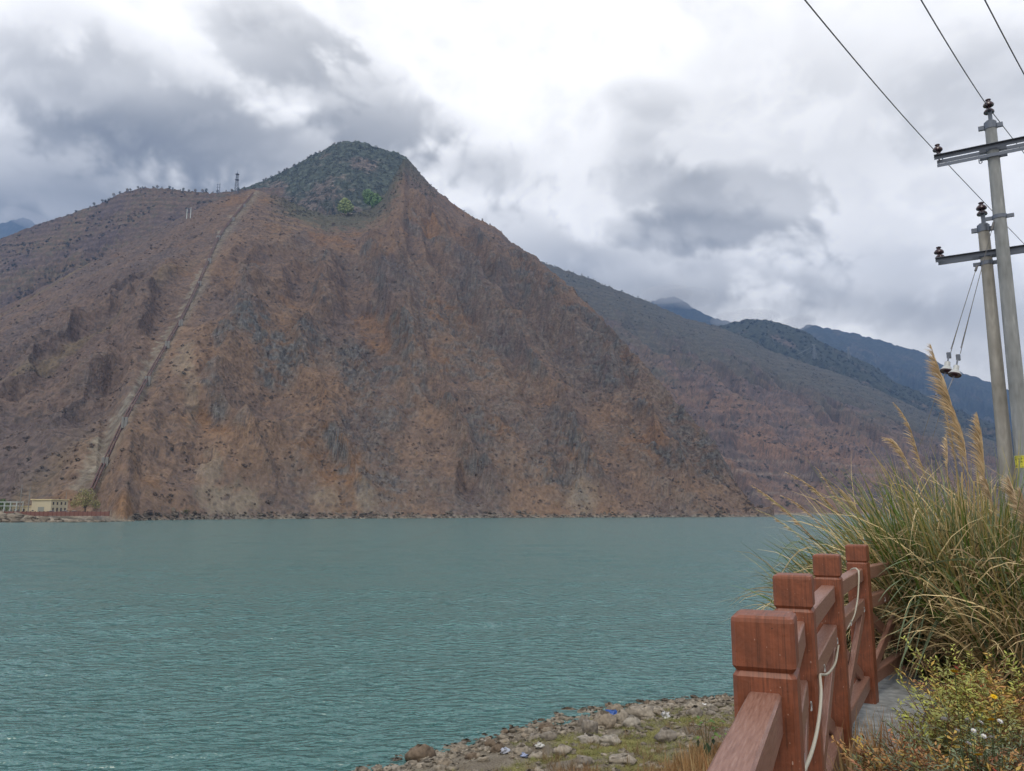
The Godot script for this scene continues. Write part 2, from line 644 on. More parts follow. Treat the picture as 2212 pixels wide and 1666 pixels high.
func along(a: PackedVector2Array, t: float) -> float:
	if t <= a[0].x: return a[0].y
	for i in range(1, a.size()):
		if t <= a[i].x:
			var f := (t - a[i - 1].x) / maxf(a[i].x - a[i - 1].x, 1e-6)
			return lerpf(a[i - 1].y, a[i].y, f)
	return a[a.size() - 1].y

func column(called: String, t: float) -> PackedFloat32Array:
	# foot depth, crest depth, crest height, foot height, platform share
	var r: Dictionary = ranges[called]
	var foot := along(r.foot, t)
	var crest := maxf(along(r.crest, t), foot + 25.0)
	var top := along(r.sky, t) * crest + EYE
	var j := n_low.get_noise_2d(t * 90.0, 3.0 + r.ga) * 0.0016 * crest + n_low.get_noise_2d(t * 420.0, 7.0) * 0.0006 * crest
	top = maxf(top, 2.0)
	var plat := 0.0
	if called == "near": plat = 1.0 - smoothstep(te(205, 1100).x, te(275, 1100).x, t)
	return PackedFloat32Array([foot, crest, top, r.foot_h, plat, j])

func pipe_distance(p: Vector2) -> float:
	# sideways distance on the photograph to the pipeline; positive to its right
	for i in range(1, pipe_line.size()):
		if p.y >= pipe_line[i][1] or i == pipe_line.size() - 1:
			var f: float = (p.y - pipe_line[i][1]) / (pipe_line[i - 1][1] - pipe_line[i][1])
			var off: float = p.x - lerpf(pipe_line[i][0], pipe_line[i - 1][0], clampf(f, -0.4, 1.3))
			return off + (1.0 if off > 0.0 else -1.0) * (maxf(0.0, p.y - 1068.0) * 4.0 + maxf(0.0, 415.0 - p.y) * 4.0)
	return 999.0

var last := PackedFloat32Array([0, 0, 0, 0, 0, 0])  # v, gully, rock, x and y on the photograph of the smooth slope, scree

# rock faces: where, half size, strength
var crags := [[540, 735, 55, 45, 1.0], [620, 800, 85, 55, 1.0], [800, 800, 70, 60, 0.9], [830, 900, 80, 60, 0.8], [960, 700, 80, 70, 0.7], [1010, 790, 70, 60, 0.7], [1110, 740, 70, 40, 0.7], [780, 980, 70, 50, 0.6], [830, 1060, 60, 50, 0.8], [1030, 945, 60, 40, 0.8], [1230, 1060, 70, 45, 0.9], [1180, 1000, 60, 80, 0.6], [1330, 790, 60, 90, 0.8], [1480, 930, 50, 70, 0.8], [1540, 1020, 45, 50, 0.9], [1050, 630, 60, 40, 0.6], [650, 1050, 40, 30, 0.5], [880, 620, 60, 60, 0.5], [1090, 870, 60, 60, 0.5]]

# the rocky spurs that run down the slope: lines on the photograph, height of the crest over the slope
var spurs := [
	[[870, 400], [960, 560], [1070, 720], [1190, 880], [1300, 1105], 20.0], [[960, 480], [1110, 640], [1260, 800], [1400, 960], [1500, 1108], 22.0],
	[[1060, 520], [1220, 680], [1370, 840], [1500, 985], [1590, 1100], 20.0], [[790, 480], [830, 640], [900, 800], [1000, 960], [1080, 1110], 18.0],
	[[700, 520], [690, 680], [650, 800], [720, 960], [800, 1110], 16.0], [[560, 560], [520, 700], [470, 860], [520, 980], [600, 1110], 14.0],
	[[330, 560], [250, 660], [150, 760], [60, 850], [-80, 960], 16.0], [[420, 520], [330, 660], [250, 780], [150, 900], [60, 1000], 13.0],
]
var edge_of_spur := 0.0

func spur_height(p: Vector2, nx: float, ny: float) -> float:
	# crests are crooked, steep on their left and long on their right
	var best := 0.0
	edge_of_spur = 0.0
	var px := p.x + nx * 34.0
	var py := p.y + ny * 22.0
	for s in spurs:
		for i in 4:
			var a: Array = s[i]
			var b: Array = s[i + 1]
			if py < a[1] or py >= b[1]: continue
			var off: float = (px - lerpf(a[0], b[0], (py - a[1]) / (b[1] - a[1]))) * 0.75
			var w := 26.0 if off < 0.0 else 60.0
			if s[0][0] < 500: w = 60.0 if off < 0.0 else 26.0
			var q := 1.0 - absf(off) / w
			if q > 0.0:
				var ends := smoothstep(0.0, 90.0, py - s[0][1]) * smoothstep(0.0, 60.0, s[4][1] - py)
				var h: float = 1.9 * s[5] * q * (0.4 + 0.6 * q) * ends
				if h > best:
					best = h
					edge_of_spur = (0.25 if s[0][0] < 500 else 1.0) * ends * (1.0 - smoothstep(4.0, 26.0, absf(off + 8.0)))
	return best

func slope_height(called: String, t: float, d: float, c: PackedFloat32Array) -> float:
	var r: Dictionary = ranges[called]
	var s0 := c[0]
	var near := called == "near"
	if near and c[4] > 0.0: s0 += 75.0 * c[4]
	var v := (d - s0) / (c[1] - s0)
	var x := t * d
	if v > 1.0:
		return c[2] + c[5] - (d - c[1]) * 0.55
	var vv := maxf(v, 0.0)
	var y := lerpf(c[3], c[2], vv)
	if near: y = lerpf(c[3], c[2], lerpf(vv, vv * vv * (3.0 - 2.0 * vv), 0.12 * smoothstep(-0.4, -0.2, t)))
	var p := seen(t, (y - EYE) / d)
	last[0] = v
	last[3] = p.x
	last[4] = p.y
	var fade := smoothstep(0.0, 0.10, vv) * (0.06 + 0.94 * (1.0 - smoothstep(0.48, 0.97, vv)))
	var ap: Vector2 = r.apex
	var ax := x - ap.x
	var ad := ap.y - d
	var rho := sqrt(ax * ax + ad * ad)
	var psi := atan2(ax, ad)
	var warp := n_low.get_noise_3d(x / 260.0, y / 260.0, d / 260.0)
	var g := n_gully.get_noise_2d(psi * r.gs + warp * 0.45, rho / 900.0)
	var far := clampf(rho / 500.0, 0.25, 1.4)
	var rock := 0.0
	var calm := 1.0
	last[5] = 0.0
	if near:
		var pd := pipe_distance(p)
		calm = smoothstep(10.0, 90.0, absf(pd + 8.0))
		for k in crags:
			var ex: float = (p.x - k[0]) / k[2]
			var ey: float = (p.y - k[1]) / k[3]
			var q := ex * ex + ey * ey
			if q < 2.0: rock = maxf(rock, k[4] * (1.0 - smoothstep(0.15, 1.6, q + n_low.get_noise_3d(x / 60.0, y / 60.0, d / 60.0) * 1.3)))
		rock = maxf(rock, smoothstep(0.12, 0.5, n_low.get_noise_3d(x / 150.0 + 7.0, y / 210.0, d / 150.0) + 0.25 * g - 0.12 + 0.2 * smoothstep(600.0, 1100.0, p.x)) * smoothstep(450.0, 700.0, p.x) * 0.45)
		rock *= smoothstep(390.0, 560.0, p.y) * calm
		last[5] = pd
	else:
		rock = 0.35 * smoothstep(0.25, 0.6, n_low.get_noise_3d(x / 200.0, y / 200.0, d / 200.0))
	y += c[5] * smoothstep(0.93, 1.0, vv)
	var spur := 1.0
	if near:
		spur = 0.55
		y += spur_height(p, n_fine.get_noise_3d(x / 85.0, y / 85.0, d / 85.0), warp) * calm * clampf(d / 1000.0, 0.5, 1.4)
		rock = maxf(rock, edge_of_spur * calm * smoothstep(-0.15, 0.35, n_low.get_noise_3d(x / 75.0, y / 75.0, d / 75.0 + 9.0)))
	y += r.ga * (maxf(g, -0.45) - 0.1) * fade * far * spur * (0.25 + 0.75 * calm)
	var fi := n_fine.get_noise_3d(x / 46.0, y / 46.0, d / 46.0)
	y += r.fa * fi * fade * (0.3 + 0.7 * calm)
	if rock > 0.01:
		var k := n_rock.get_noise_3d(x / 26.0, y / 24.0, d / 26.0)
		y += rock * 13.0 * k * fade * clampf(d / 1200.0, 0.5, 1.6)
	if near and c[4] > 0.0:
		var bank := 4.7 * smoothstep(c[0] - 1.0, c[0] + 9.0, d) * c[4] + n_fine.get_noise_2d(x / 6.0, d / 6.0) * 0.5 * smoothstep(c[0], c[0] + 4.0, d) * (1.0 - smoothstep(c[0] + 6.0, c[0] + 9.0, d))
		y = maxf(y, bank) if v > 0.0 else bank
	elif v < 0.0:
		y = c[3] - (s0 - d) * 0.4
	last[1] = g
	last[2] = rock
	return y

func slope_colour(called: String, x: float, y: float, d: float, c: PackedFloat32Array) -> Color:
	var v := last[0]
	var g := last[1]
	var rock := last[2]
	var px := last[3]
	var py := last[4]
	var grain := n_grain.get_noise_3d(x / 13.0, y / 6.5, d / 13.0)
	var mid := n_fine.get_noise_3d(x / 24.0 + 50.0, y / 14.0, d / 24.0)
	var low := n_low.get_noise_3d(x / 190.0 + 20.0, y / 190.0, d / 190.0)
	var col := Color.BLACK
	match called:
		"near":
			var left := 1.0 - smoothstep(230.0, 420.0, px + (py - 700.0) * 0.6)
			var grass := clampf(0.55 + 0.75 * low + 0.5 * mid + 0.35 * g - 0.32 * left, 0.0, 1.0)
			col = Color(0.132, 0.102, 0.095).lerp(Color(0.200, 0.132, 0.092), grass)
			# ochre meadows
			var ochre := smoothstep(0.22, 0.5, n_low.get_noise_3d(x / 120.0, y / 120.0 + 11.0, d / 120.0) + 0.15 * mid)
			col = col.lerp(Color(0.225, 0.125, 0.066), ochre * 0.6 * (1.0 - 0.6 * left))
			col = col.lerp(Color(0.096, 0.076, 0.078), 0.6 * left * smoothstep(-0.2, 0.4, low + mid * 0.5))
			col = col.lerp(Color(0.175, 0.142, 0.078), 0.45 * left * smoothstep(0.05, 0.5, n_low.get_noise_2d(psi_of(x, d) * 9.0, 0.3)))
			# bare rock
			var bare := rock * smoothstep(-0.35, 0.25, mid + grain * 0.5 + 0.1)
			var shade := 0.80 + 1.5 * n_rock.get_noise_3d(x / 10.0, y / 9.0, d / 10.0)
			col = col.lerp(Color(0.080, 0.081, 0.081) * shade, bare * 0.88)
			# scree beside the pipeline
			var pd := last[5]
			var wide := lerpf(58.0, 20.0, smoothstep(1060.0, 640.0, py)) * (1.0 - smoothstep(640.0, 560.0, py) * 0.75) * (0.75 + 0.6 * low)
			var scree := smoothstep(-wide * 1.25, -wide * 0.7, pd + grain * 16.0 + mid * 10.0) * (1.0 - smoothstep(4.0, 26.0, pd + grain * 8.0 + 12.0 * low))
			if pd < 900.0: col = col.lerp(Color(0.205, 0.20, 0.168), scree * (0.42 + 0.3 * grain))
			# fresh pale slips
			for k in [[450, 1040, 30, 60, 0.5], [500, 1085, 60, 28, 0.7], [700, 1085, 34, 22, 0.5], [790, 1090, 26, 20, 0.45], [395, 800, 26, 34, 0.5], [410, 860, 16, 60, 0.4], [1255, 1090, 34, 26, 0.4]]:
				var q: float = pow((px - k[0]) / k[2], 2.0) + pow((py - k[1]) / k[3], 2.0)
				if q < 1.8: col = col.lerp(Color(0.27, 0.22, 0.165), k[4] * (1.0 - smoothstep(0.1, 1.5, q + mid * 1.4 + grain)))
			# old terraces under the saddle
			var ter := (1.0 - smoothstep(0.3, 1.0, pow((px - 640.0) / 95.0, 2.0) + pow((py - 475.0) / 38.0, 2.0)))
			if ter > 0.0: col = col.lerp(Color(0.245, 0.165, 0.105), ter * (0.35 + 0.35 * sin(y / 2.6 + 2.0 * mid)))
			var crest_green := smoothstep(0.80, 0.95, v + 0.14 * mid + 0.10 * low) * smoothstep(560.0, 640.0, px) * (1.0 - smoothstep(870.0, 960.0, px))
			col = col.lerp(Color(0.092, 0.096, 0.074), crest_green * 0.85)
			# the upper right flank carries dark scrub
			col = col.lerp(Color(0.085, 0.075, 0.075), 0.5 * smoothstep(0.0, 0.4, mid + 0.4 * low) * smoothstep(900.0, 1100.0, px) * (1.0 - smoothstep(600.0, 800.0, py)))
			if y < 3.2 and y > -1.0: col = col.lerp(Color(0.25, 0.23, 0.19), 0.65 * (1.0 - smoothstep(0.8, 2.8, y + 3.0 * grain)))
			if c[4] > 0.1 and y < 5.4: col = col.lerp(Color(0.33, 0.29, 0.24) * (1.0 + 0.5 * mid), 0.8 * c[4])
			var dark := smoothstep(0.12, 0.36, grain + 0.35 * mid - 0.12 * grass)
			col = col.lerp(Color(0.050, 0.044, 0.044), dark * 0.65 * (1.0 - scree if pd < 900.0 else 1.0))
		"summit":
			var brown := smoothstep(0.1, 0.5, low + 0.3 * mid + (1.25 - v * 1.5) + 0.3 * (1.0 - smoothstep(560.0, 660.0, px)))
			col = Color(0.082, 0.092, 0.072).lerp(Color(0.150, 0.118, 0.102), brown * 0.9)
			var f := n_cell.get_noise_3d(x / 9.0, y / 9.0, d / 9.0)
			col *= 1.0 + 0.2 * f + 0.2 * grain + 0.6 * mid
		"left":
			var grass := clampf(0.45 + 0.8 * low + 0.5 * mid, 0.0, 1.0)
			col = Color(0.098, 0.074, 0.072).lerp(Color(0.160, 0.110, 0.076), grass)
			col = col.lerp(Color(0.06, 0.065, 0.05), 0.55 * smoothstep(0.1, 0.4, mid + 0.4 * low))
			col *= 1.0 + 0.14 * sin(y / 3.2 + 2.0 * mid)
		"right":
			var green := smoothstep(0.34, 0.75, v + 0.35 * low + 0.12 * mid + 0.05 * grain)
			col = Color(0.142, 0.106, 0.096).lerp(Color(0.230, 0.140, 0.100), clampf(0.5 + 1.3 * low + 0.9 * mid, 0.0, 1.0))
			col = col.lerp(Color(0.098, 0.098, 0.080), green * 0.85)
			col *= 1.0 + 0.10 * sin(y / 4.2 + 3.0 * low)
			for k in [[38.0, 2.6], [92.0, 3.4], [118.0, 2.5]]:
				var off: float = absf(y - k[0] - 14.0 * n_low.get_noise_2d(x / 300.0, k[0]))
				if off < k[1]: col = col.lerp(Color(0.30, 0.25, 0.21), 0.6 * (1.0 - off / k[1]))
			var dark := smoothstep(0.16, 0.36, grain + 0.3 * mid)
			col = col.lerp(Color(0.048, 0.046, 0.044), dark * 0.7)
			if y < 3.5: col = col.lerp(Color(0.30, 0.26, 0.21), 0.6)
		"second":
			col = Color(0.058, 0.062, 0.048).lerp(Color(0.13, 0.10, 0.085), smoothstep(0.0, 0.6, low + 0.5 * mid + 0.35 - 0.7 * v))
			col *= 1.0 + 0.35 * grain
		_:
			col = Color(0.050, 0.055, 0.046).lerp(Color(0.085, 0.078, 0.066), smoothstep(0.0, 0.6, low + 0.4 * mid))
			col *= 1.0 + 0.3 * grain
	var k := maxf(1.0 + 0.45 * grain + 0.22 * mid, 0.4) * 1.45
	return Color(col.r * k * 0.97, col.g * k * 1.02, col.b * k * 1.04)

func psi_of(x: float, d: float) -> float:
	var ap: Vector2 = ranges["near"].apex
	return atan2(x - ap.x, ap.y - d)

func range_mesh(called: String) -> ArrayMesh:
	var r: Dictionary = ranges[called]
	var nt: int = r.nt
	var nd: int = r.nd
	var extra := 4
	var rows := nd + extra
	var v := PackedVector3Array()
	var nn := PackedVector3Array()
	var cc := PackedColorArray()
	v.resize(nt * rows)
	nn.resize(nt * rows)
	cc.resize(nt * rows)
	var canopy := called == "summit"
	for i in nt:
		var t := lerpf(r.t0, r.t1, float(i) / (nt - 1))
		var c := column(called, t)
		for j in rows:
			var f := -0.02 + 1.02 * float(j) / (nd - 1)
			var d := lerpf(c[0], c[1], f)
			if j >= nd: d = c[1] + [12.0, 60.0, 200.0, 500.0][j - nd]
			if called == "near" and j < nd:
				var step := minf(80.0, 0.3 * (c[1] - c[0]))
				d = lerpf(c[0] - 6.0, c[0] + step, j / 34.0) if j < 34 else lerpf(c[0] + step, c[1], float(j - 34) / (nd - 35))
			var y := slope_height(called, t, d, c)
			var x := t * d
			var k := i * rows + j
			cc[k] = slope_colour(called, x, y, d, c)
			if canopy: y += 3.5 * (0.5 - n_cell.get_noise_3d(x / 9.0, y / 9.0, d / 9.0)) * smoothstep(0.05, 0.3, last[0])
			elif last[0] > 0.02 and last[0] <= 1.0: y += 1.2 * n_grain.get_noise_3d(x / 9.0, y / 9.0, d / 9.0) * clampf(d / 1000.0, 0.3, 3.0)
			v[k] = Vector3(x, y, -d)
	var ix := PackedInt32Array()
	ix.resize((nt - 1) * (rows - 1) * 6)
	var q := 0
	for i in nt:
		var i0: int = maxi(i - 1, 0)
		var i1: int = mini(i + 1, nt - 1)
		for j in rows:
			var k := i * rows + j
			var a := v[i1 * rows + j] - v[i0 * rows + j]
			var b := v[i * rows + mini(j + 1, rows - 1)] - v[i * rows + maxi(j - 1, 0)]
			nn[k] = a.cross(b).normalized()
			if i < nt - 1 and j < rows - 1:
				ix[q] = k
				ix[q + 1] = k + 1
				ix[q + 2] = k + rows + 1
				ix[q + 3] = k
				ix[q + 4] = k + rows + 1
				ix[q + 5] = k + rows
				q += 6
	var arr := []
	arr.resize(Mesh.ARRAY_MAX)
	arr[Mesh.ARRAY_VERTEX] = v
	arr[Mesh.ARRAY_NORMAL] = nn
	arr[Mesh.ARRAY_COLOR] = cc
	arr[Mesh.ARRAY_INDEX] = ix
	var me := ArrayMesh.new()
	me.add_surface_from_arrays(Mesh.PRIMITIVE_TRIANGLES, arr)
	return me

# where the line of sight through a point of the photograph first meets a range
func meet(called: String, x: float, y: float) -> Vector3:
	var q := te(x, y)
	var c := column(called, q.x)
	var d := c[0] + 2.0
	var was := 0.0
	while d < c[1] + 60.0:
		var h := slope_height(called, q.x, d, c)
		var gap := h - (EYE + q.y * d)
		if gap >= 0.0:
			var f: float = was / (was - gap) if was < -1e-6 else 0.0
			d -= 4.0 * (1.0 - f)
			break
		was = gap
		d += 4.0
	return Vector3(q.x * d, slope_height(called, q.x, d, c), -d)

func build_mountains() -> void:
	add_range("near", [[-500, 860], [-300, 800], [-120, 735], [0, 668], [100, 617], [200, 566], [300, 514], [400, 463], [480, 428], [545, 409], [575, 415], [600, 424], [660, 450], [705, 466], [760, 462], [800, 450], [835, 415], [860, 365], [874, 341], [890, 352], [905, 372], [935, 405], [975, 438], [1010, 461], [1050, 482], [1080, 497], [1105, 526], [1150, 560], [1200, 600], [1260, 660], [1310, 712], [1360, 765], [1400, 806], [1450, 872], [1500, 936], [1550, 1006], [1600, 1065], [1640, 1108], [1660, 1118]],
		[[-300, 1100], [0, 1150], [400, 1250], [545, 1300], [705, 1350], [835, 1450], [874, 1600], [1000, 1600], [1200, 1450], [1400, 1200], [1600, 960], [1650, 900]],
		[[-300, 415], [0, 431], [200, 440], [260, 480], [300, 520], [600, 632], [1000, 720], [1300, 790], [1650, 870]], -0.6, Vector2(-330, 1750), 7.5, 27.0, 10.0, 1120, 500, -420, 1662)
	add_range("summit", [[440, 440], [500, 416], [545, 403], [580, 388], [620, 368], [665, 343], [700, 326], [730, 310], [745, 306], [758, 309], [775, 308], [795, 313], [810, 320], [840, 328], [860, 331], [880, 345], [930, 420], [980, 470]], [[0, 2100]], [[0, 1450]], 340.0, Vector2(-430, 2400), 5.0, 16.0, 7.0, 330, 190, 470, 960)
	add_range("left", [[-400, 690], [-120, 570], [0, 516], [75, 487], [150, 462], [215, 440], [260, 418], [305, 406], [350, 406], [400, 413], [450, 417], [500, 414], [545, 408], [600, 404]], [[0, 1900]], [[0, 1270]], 150.0, Vector2(-900, 2300), 6.0, 22.0, 7.0, 520, 170, -420, 590)
	add_range("right", [[1000, 500], [1080, 522], [1120, 542], [1170, 566], [1220, 583], [1260, 597], [1300, 613], [1350, 633], [1396, 650], [1440, 670], [1478, 687], [1554, 706], [1614, 732], [1672, 761], [1754, 788], [1812, 806], [1869, 831], [1935, 860], [2001, 893], [2083, 926], [2149, 955], [2230, 995], [2400, 1040], [2800, 1062], [3300, 1080]],
		[[1000, 3100], [1500, 3400], [2000, 3200], [2300, 3000]], [[1000, 1450], [1640, 1500], [1800, 1650], [2300, 1900]], -0.6, Vector2(500, 3900), 9.0, 38.0, 10.0, 800, 330, 1040, 3250)
	add_range("second", [[1460, 740], [1520, 715], [1560, 703], [1606, 692], [1643, 690], [1696, 701], [1738, 714], [1762, 732], [1795, 749], [1849, 773], [1886, 790], [1935, 827], [1976, 842], [2100, 900], [2212, 940], [2400, 985], [2800, 1020], [3300, 1060]], [[0, 3900]], [[0, 2700]], 120.0, Vector2(1100, 4700), 9.0, 60.0, 16.0, 520, 150, 1440, 3250)
	add_range("far_right", [[1330, 690], [1390, 660], [1425, 645], [1455, 640], [1475, 650], [1500, 667], [1530, 684], [1570, 694], [1650, 712], [1700, 722], [1725, 712], [1742, 702], [1765, 704], [1800, 712], [1850, 722], [1900, 735], [1950, 752], [1975, 755], [2000, 765], [2050, 797], [2100, 812], [2150, 832], [2230, 868], [2400, 915], [2800, 950], [3300, 1030]], [[0, 6600]], [[0, 4500]], 200.0, Vector2(2200, 8000), 9.0, 90.0, 26.0, 560, 130, 1310, 3250)
	add_range("far_left", [[-300, 560], [-100, 505], [0, 484], [30, 474], [50, 471], [65, 476], [80, 490], [130, 522], [260, 600]], [[0, 6200]], [[0, 4300]], 500.0, Vector2(-3800, 7600), 9.0, 80.0, 24.0, 170, 80, -420, 240)
	struct("mountain", range_mesh("near"), M.terrain)
	struct("summit_hill", range_mesh("summit"), M.terrain)
	struct("left_hill", range_mesh("left"), M.terrain)
	struct("right_mountain", range_mesh("right"), M.terrain)
	struct("middle_mountain", range_mesh("second"), M.terrain)
	struct("far_mountain", range_mesh("far_right"), M.terrain)
	struct("far_peak", range_mesh("far_left"), M.terrain)
	# cloud hanging on the far tops
	for q in [[1440, 636, 6300, 420, 110, 500, 0.0022], [1480, 646, 6300, 520, 110, 600, 0.0016], [1610, 690, 6300, 560, 90, 600, 0.0018], [1718, 700, 6300, 300, 80, 500, 0.0020], [60, 474, 5900, 260, 90, 500, 0.0012]]:
		var fog := FogVolume.new()
		fog.name = numbered("cloud", self)
		fog.shape = RenderingServer.FOG_VOLUME_SHAPE_ELLIPSOID
		fog.size = Vector3(q[3], q[4], q[5])
		fog.position = at_depth(q[0], q[1], q[2])
		var fm := FogMaterial.new()
		fm.density = q[6]
		fm.albedo = Color(0.97, 0.975, 0.99)
		fog.material = fm
		add_child(fog)
		tag(fog, "", "", "", "stuff")

# ---------------------------------------------------------------- lake
func wave(x: float, d: float, fine: float) -> float:
	# wind waves with long crests, running a little aslant
	var u := x * 0.98 + d * 0.20
	var w := d * 0.98 - x * 0.20
	var y := 0.22 * n_fine.get_noise_2d(u / 14.0, w / 5.2)
	y += 0.075 * n_rock.get_noise_2d(u / 5.5 + 30.0, w / 2.1)
	if fine > 0.0: y += fine * 0.050 * n_grain.get_noise_2d(u / 1.9, w / 0.75)
	# gusts roughen some lanes more than others
	return y * (0.95 + 0.75 * n_low.get_noise_2d(u / 95.0 + 5.0, w / 34.0))

func build_water() -> void:
	var nt := 800
	var nd := 520
	var v := PackedVector3Array()
	var nn := PackedVector3Array()
	v.resize(nt * nd)
	nn.resize(nt * nd)
	for j in nd:
		# rows as far apart as they look from the railing, never closer than a hand
		var f := float(j) / (nd - 1)
		var d := 8.0 / (1.0 - f * (1.0 - 8.0 / 2600.0))
		if f < 0.35: d = 8.0 + (8.0 / (1.0 - 0.35 * (1.0 - 8.0 / 2600.0)) - 8.0) * f / 0.35
		var fine := 1.0 - smoothstep(40.0, 110.0, d)
		var calm := 1.0 + 0.5 * smoothstep(100.0, 500.0, d)
		for i in nt:
			var t := lerpf(-1.05, 1.30, float(i) / (nt - 1))
			v[j * nt + i] = Vector3(t * d, wave(t * d, d, fine) * calm, -d)
	var ix := PackedInt32Array()
	ix.resize((nt - 1) * (nd - 1) * 6)
	var q := 0
	for j in nd:
		for i in nt:
			var k := j * nt + i
			var a := v[j * nt + mini(i + 1, nt - 1)] - v[j * nt + maxi(i - 1, 0)]
			var b := v[mini(j + 1, nd - 1) * nt + i] - v[maxi(j - 1, 0) * nt + i]
			nn[k] = a.cross(b).normalized()
			if i < nt - 1 and j < nd - 1:
				ix[q] = k
				ix[q + 1] = k + nt
				ix[q + 2] = k + nt + 1
				ix[q + 3] = k
				ix[q + 4] = k + nt + 1
				ix[q + 5] = k + 1
				q += 6
	var arr := []
	arr.resize(Mesh.ARRAY_MAX)
	arr[Mesh.ARRAY_VERTEX] = v
	arr[Mesh.ARRAY_NORMAL] = nn
	arr[Mesh.ARRAY_INDEX] = ix
	var me := ArrayMesh.new()
	me.add_surface_from_arrays(Mesh.PRIMITIVE_TRIANGLES, arr)
	var m := mat(Color(0.046, 0.150, 0.148), 0.18, false, 0.65)
	var rip := noise_image(2048, 2048, 0.026, 91, 4)
	m.normal_enabled = true
	m.normal_texture = bump_texture(rip, 14.0)
	m.normal_scale = 1.0
	triplanar(m, Vector3(0.021, 0.03, 0.047), true)
	m.uv1_triplanar_sharpness = 8.0
	struct("lake_water", me, m)

# ---------------------------------------------------------------- near bank
var waterline := PackedVector2Array([Vector2(-70, -18), Vector2(-35, 0), Vector2(-20, 7), Vector2(-8, 14.2), Vector2(-3.1, 18.4), Vector2(-1.2, 20.2), Vector2(0.6, 22.0), Vector2(1.7, 23.2), Vector2(2.9, 24.0), Vector2(4.6, 24.5), Vector2(6.5, 25.0), Vector2(10, 26.5), Vector2(20, 33), Vector2(60, 70)])

func inland(x: float, d: float) -> float:
	var w := along(waterline, x) + 0.5 * n_low.get_noise_2d(x / 3.0, 4.0) + 0.25 * n_low.get_noise_2d(x / 0.9, 9.0)
	return (w - d) * 0.82

func bank_height(x: float, d: float) -> float:
	var l := inland(x, d)
	var y := l * 0.10
	if l < 0.0: y = l * 0.16
	var rise := smoothstep(9.8, 15.6, l)
	y = lerpf(y, 4.0, rise) if l > 9.8 else y
	y += 0.05 * n_fine.get_noise_2d(x / 1.6, d / 1.6) + 0.12 * n_low.get_noise_2d(x / 4.0, d / 4.0) * clampf(l * 0.3, 0.0, 1.0) * (1.0 - rise)
	return y

func build_bank() -> void:
	var m := Mb.new()
	var nx := 330
	var nd := 260
	for j in nd:
		for i in nx:
			var x := -34.0 + 62.0 * i / (nx - 1)
			var d := -14.0 + 48.0 * j / (nd - 1)
			var y := bank_height(x, d)
			var l := inland(x, d)
			var e := 0.15
			var nn := Vector3(bank_height(x - e, d) - bank_height(x + e, d), 2.0 * e, bank_height(x, d + e) - bank_height(x, d - e)).normalized()
			var a := n_fine.get_noise_2d(x / 1.2 + 40.0, d / 1.2)
			var b := n_low.get_noise_2d(x / 3.0, d / 3.0 + 17.0)
			var col := Color(0.20, 0.175, 0.145).lerp(Color(0.27, 0.245, 0.21), clampf(0.5 + a, 0, 1))
			col = col.lerp(Color(0.26, 0.25, 0.085), 0.8 * smoothstep(-0.1, 0.35, b + 0.4 * a) * smoothstep(1.2, 2.6, l) * (1.0 - smoothstep(5.0, 8.0, l)))
			col = col.lerp(Color(0.19, 0.105, 0.055), 0.8 * smoothstep(5.2, 8.0, l + 1.5 * b))
			col = col.lerp(Color(0.10, 0.075, 0.055), 0.8 * smoothstep(14.0, 16.0, l))
			if l < 0.6: col = col.lerp(Color(0.10, 0.085, 0.07), 0.7 * (1.0 - smoothstep(-0.2, 0.6, l)))
			col *= 1.0 + 0.35 * n_grain.get_noise_2d(x * 3.0, d * 3.0)
			m.vert(Vector3(x, y, -d), nn, col)
	for j in nd - 1:
		for i in nx - 1:
			var k := j * nx + i
			m.quad(k, k + nx, k + nx + 1, k + 1)
	var mt := mat(Color.WHITE, 0.95, true, 0.2)
	var gr := noise_image(256, 256, 0.05, 44)
	mt.albedo_texture = ramp_texture(gr, [[0.0, Color8(150, 146, 140)], [0.5, Color8(222, 220, 216)], [1.0, Color8(255, 255, 250)]])
	mt.normal_enabled = true
	mt.normal_texture = bump_texture(gr, 4.0)
	triplanar(mt, Vector3(1.3, 1.3, 1.3), true)
	struct("bank_ground", m.mesh(), mt)

# ---------------------------------------------------------------- scrub on the slopes
func spots(called: String, count: int, x0: float, x1: float, v0: float, v1: float, size: Vector2, tint_a: Color, tint_b: Color, seed_n: int, rule: Callable) -> Array:
	var r := RandomNumberGenerator.new()
	r.seed = seed_n
	var where := []
	var tints := PackedColorArray()
	var tries := 0
	while where.size() < count and tries < count * 6:
		tries += 1
		var t := te(r.randf_range(x0, x1), 900).x
		var c := column(called, t)
		var d := lerpf(c[0], c[1], r.randf_range(v0, v1))
		var y := slope_height(called, t, d, c)
		var p := seen(t, (y - EYE) / d)
		if not rule.call(p, t * d, y, d): continue
		var s := r.randf_range(size.x, size.y) * (0.6 + 0.8 * r.randf() * r.randf())
		var b := Basis(Vector3.UP, r.randf() * TAU).scaled(Vector3(s, s * r.randf_range(0.7, 1.1), s))
		where.append(Transform3D(b, Vector3(t * d, y + s * 0.25, -d)))
		var k := tint_a.lerp(tint_b, r.randf())
		tints.append(k)
	return [where, tints]

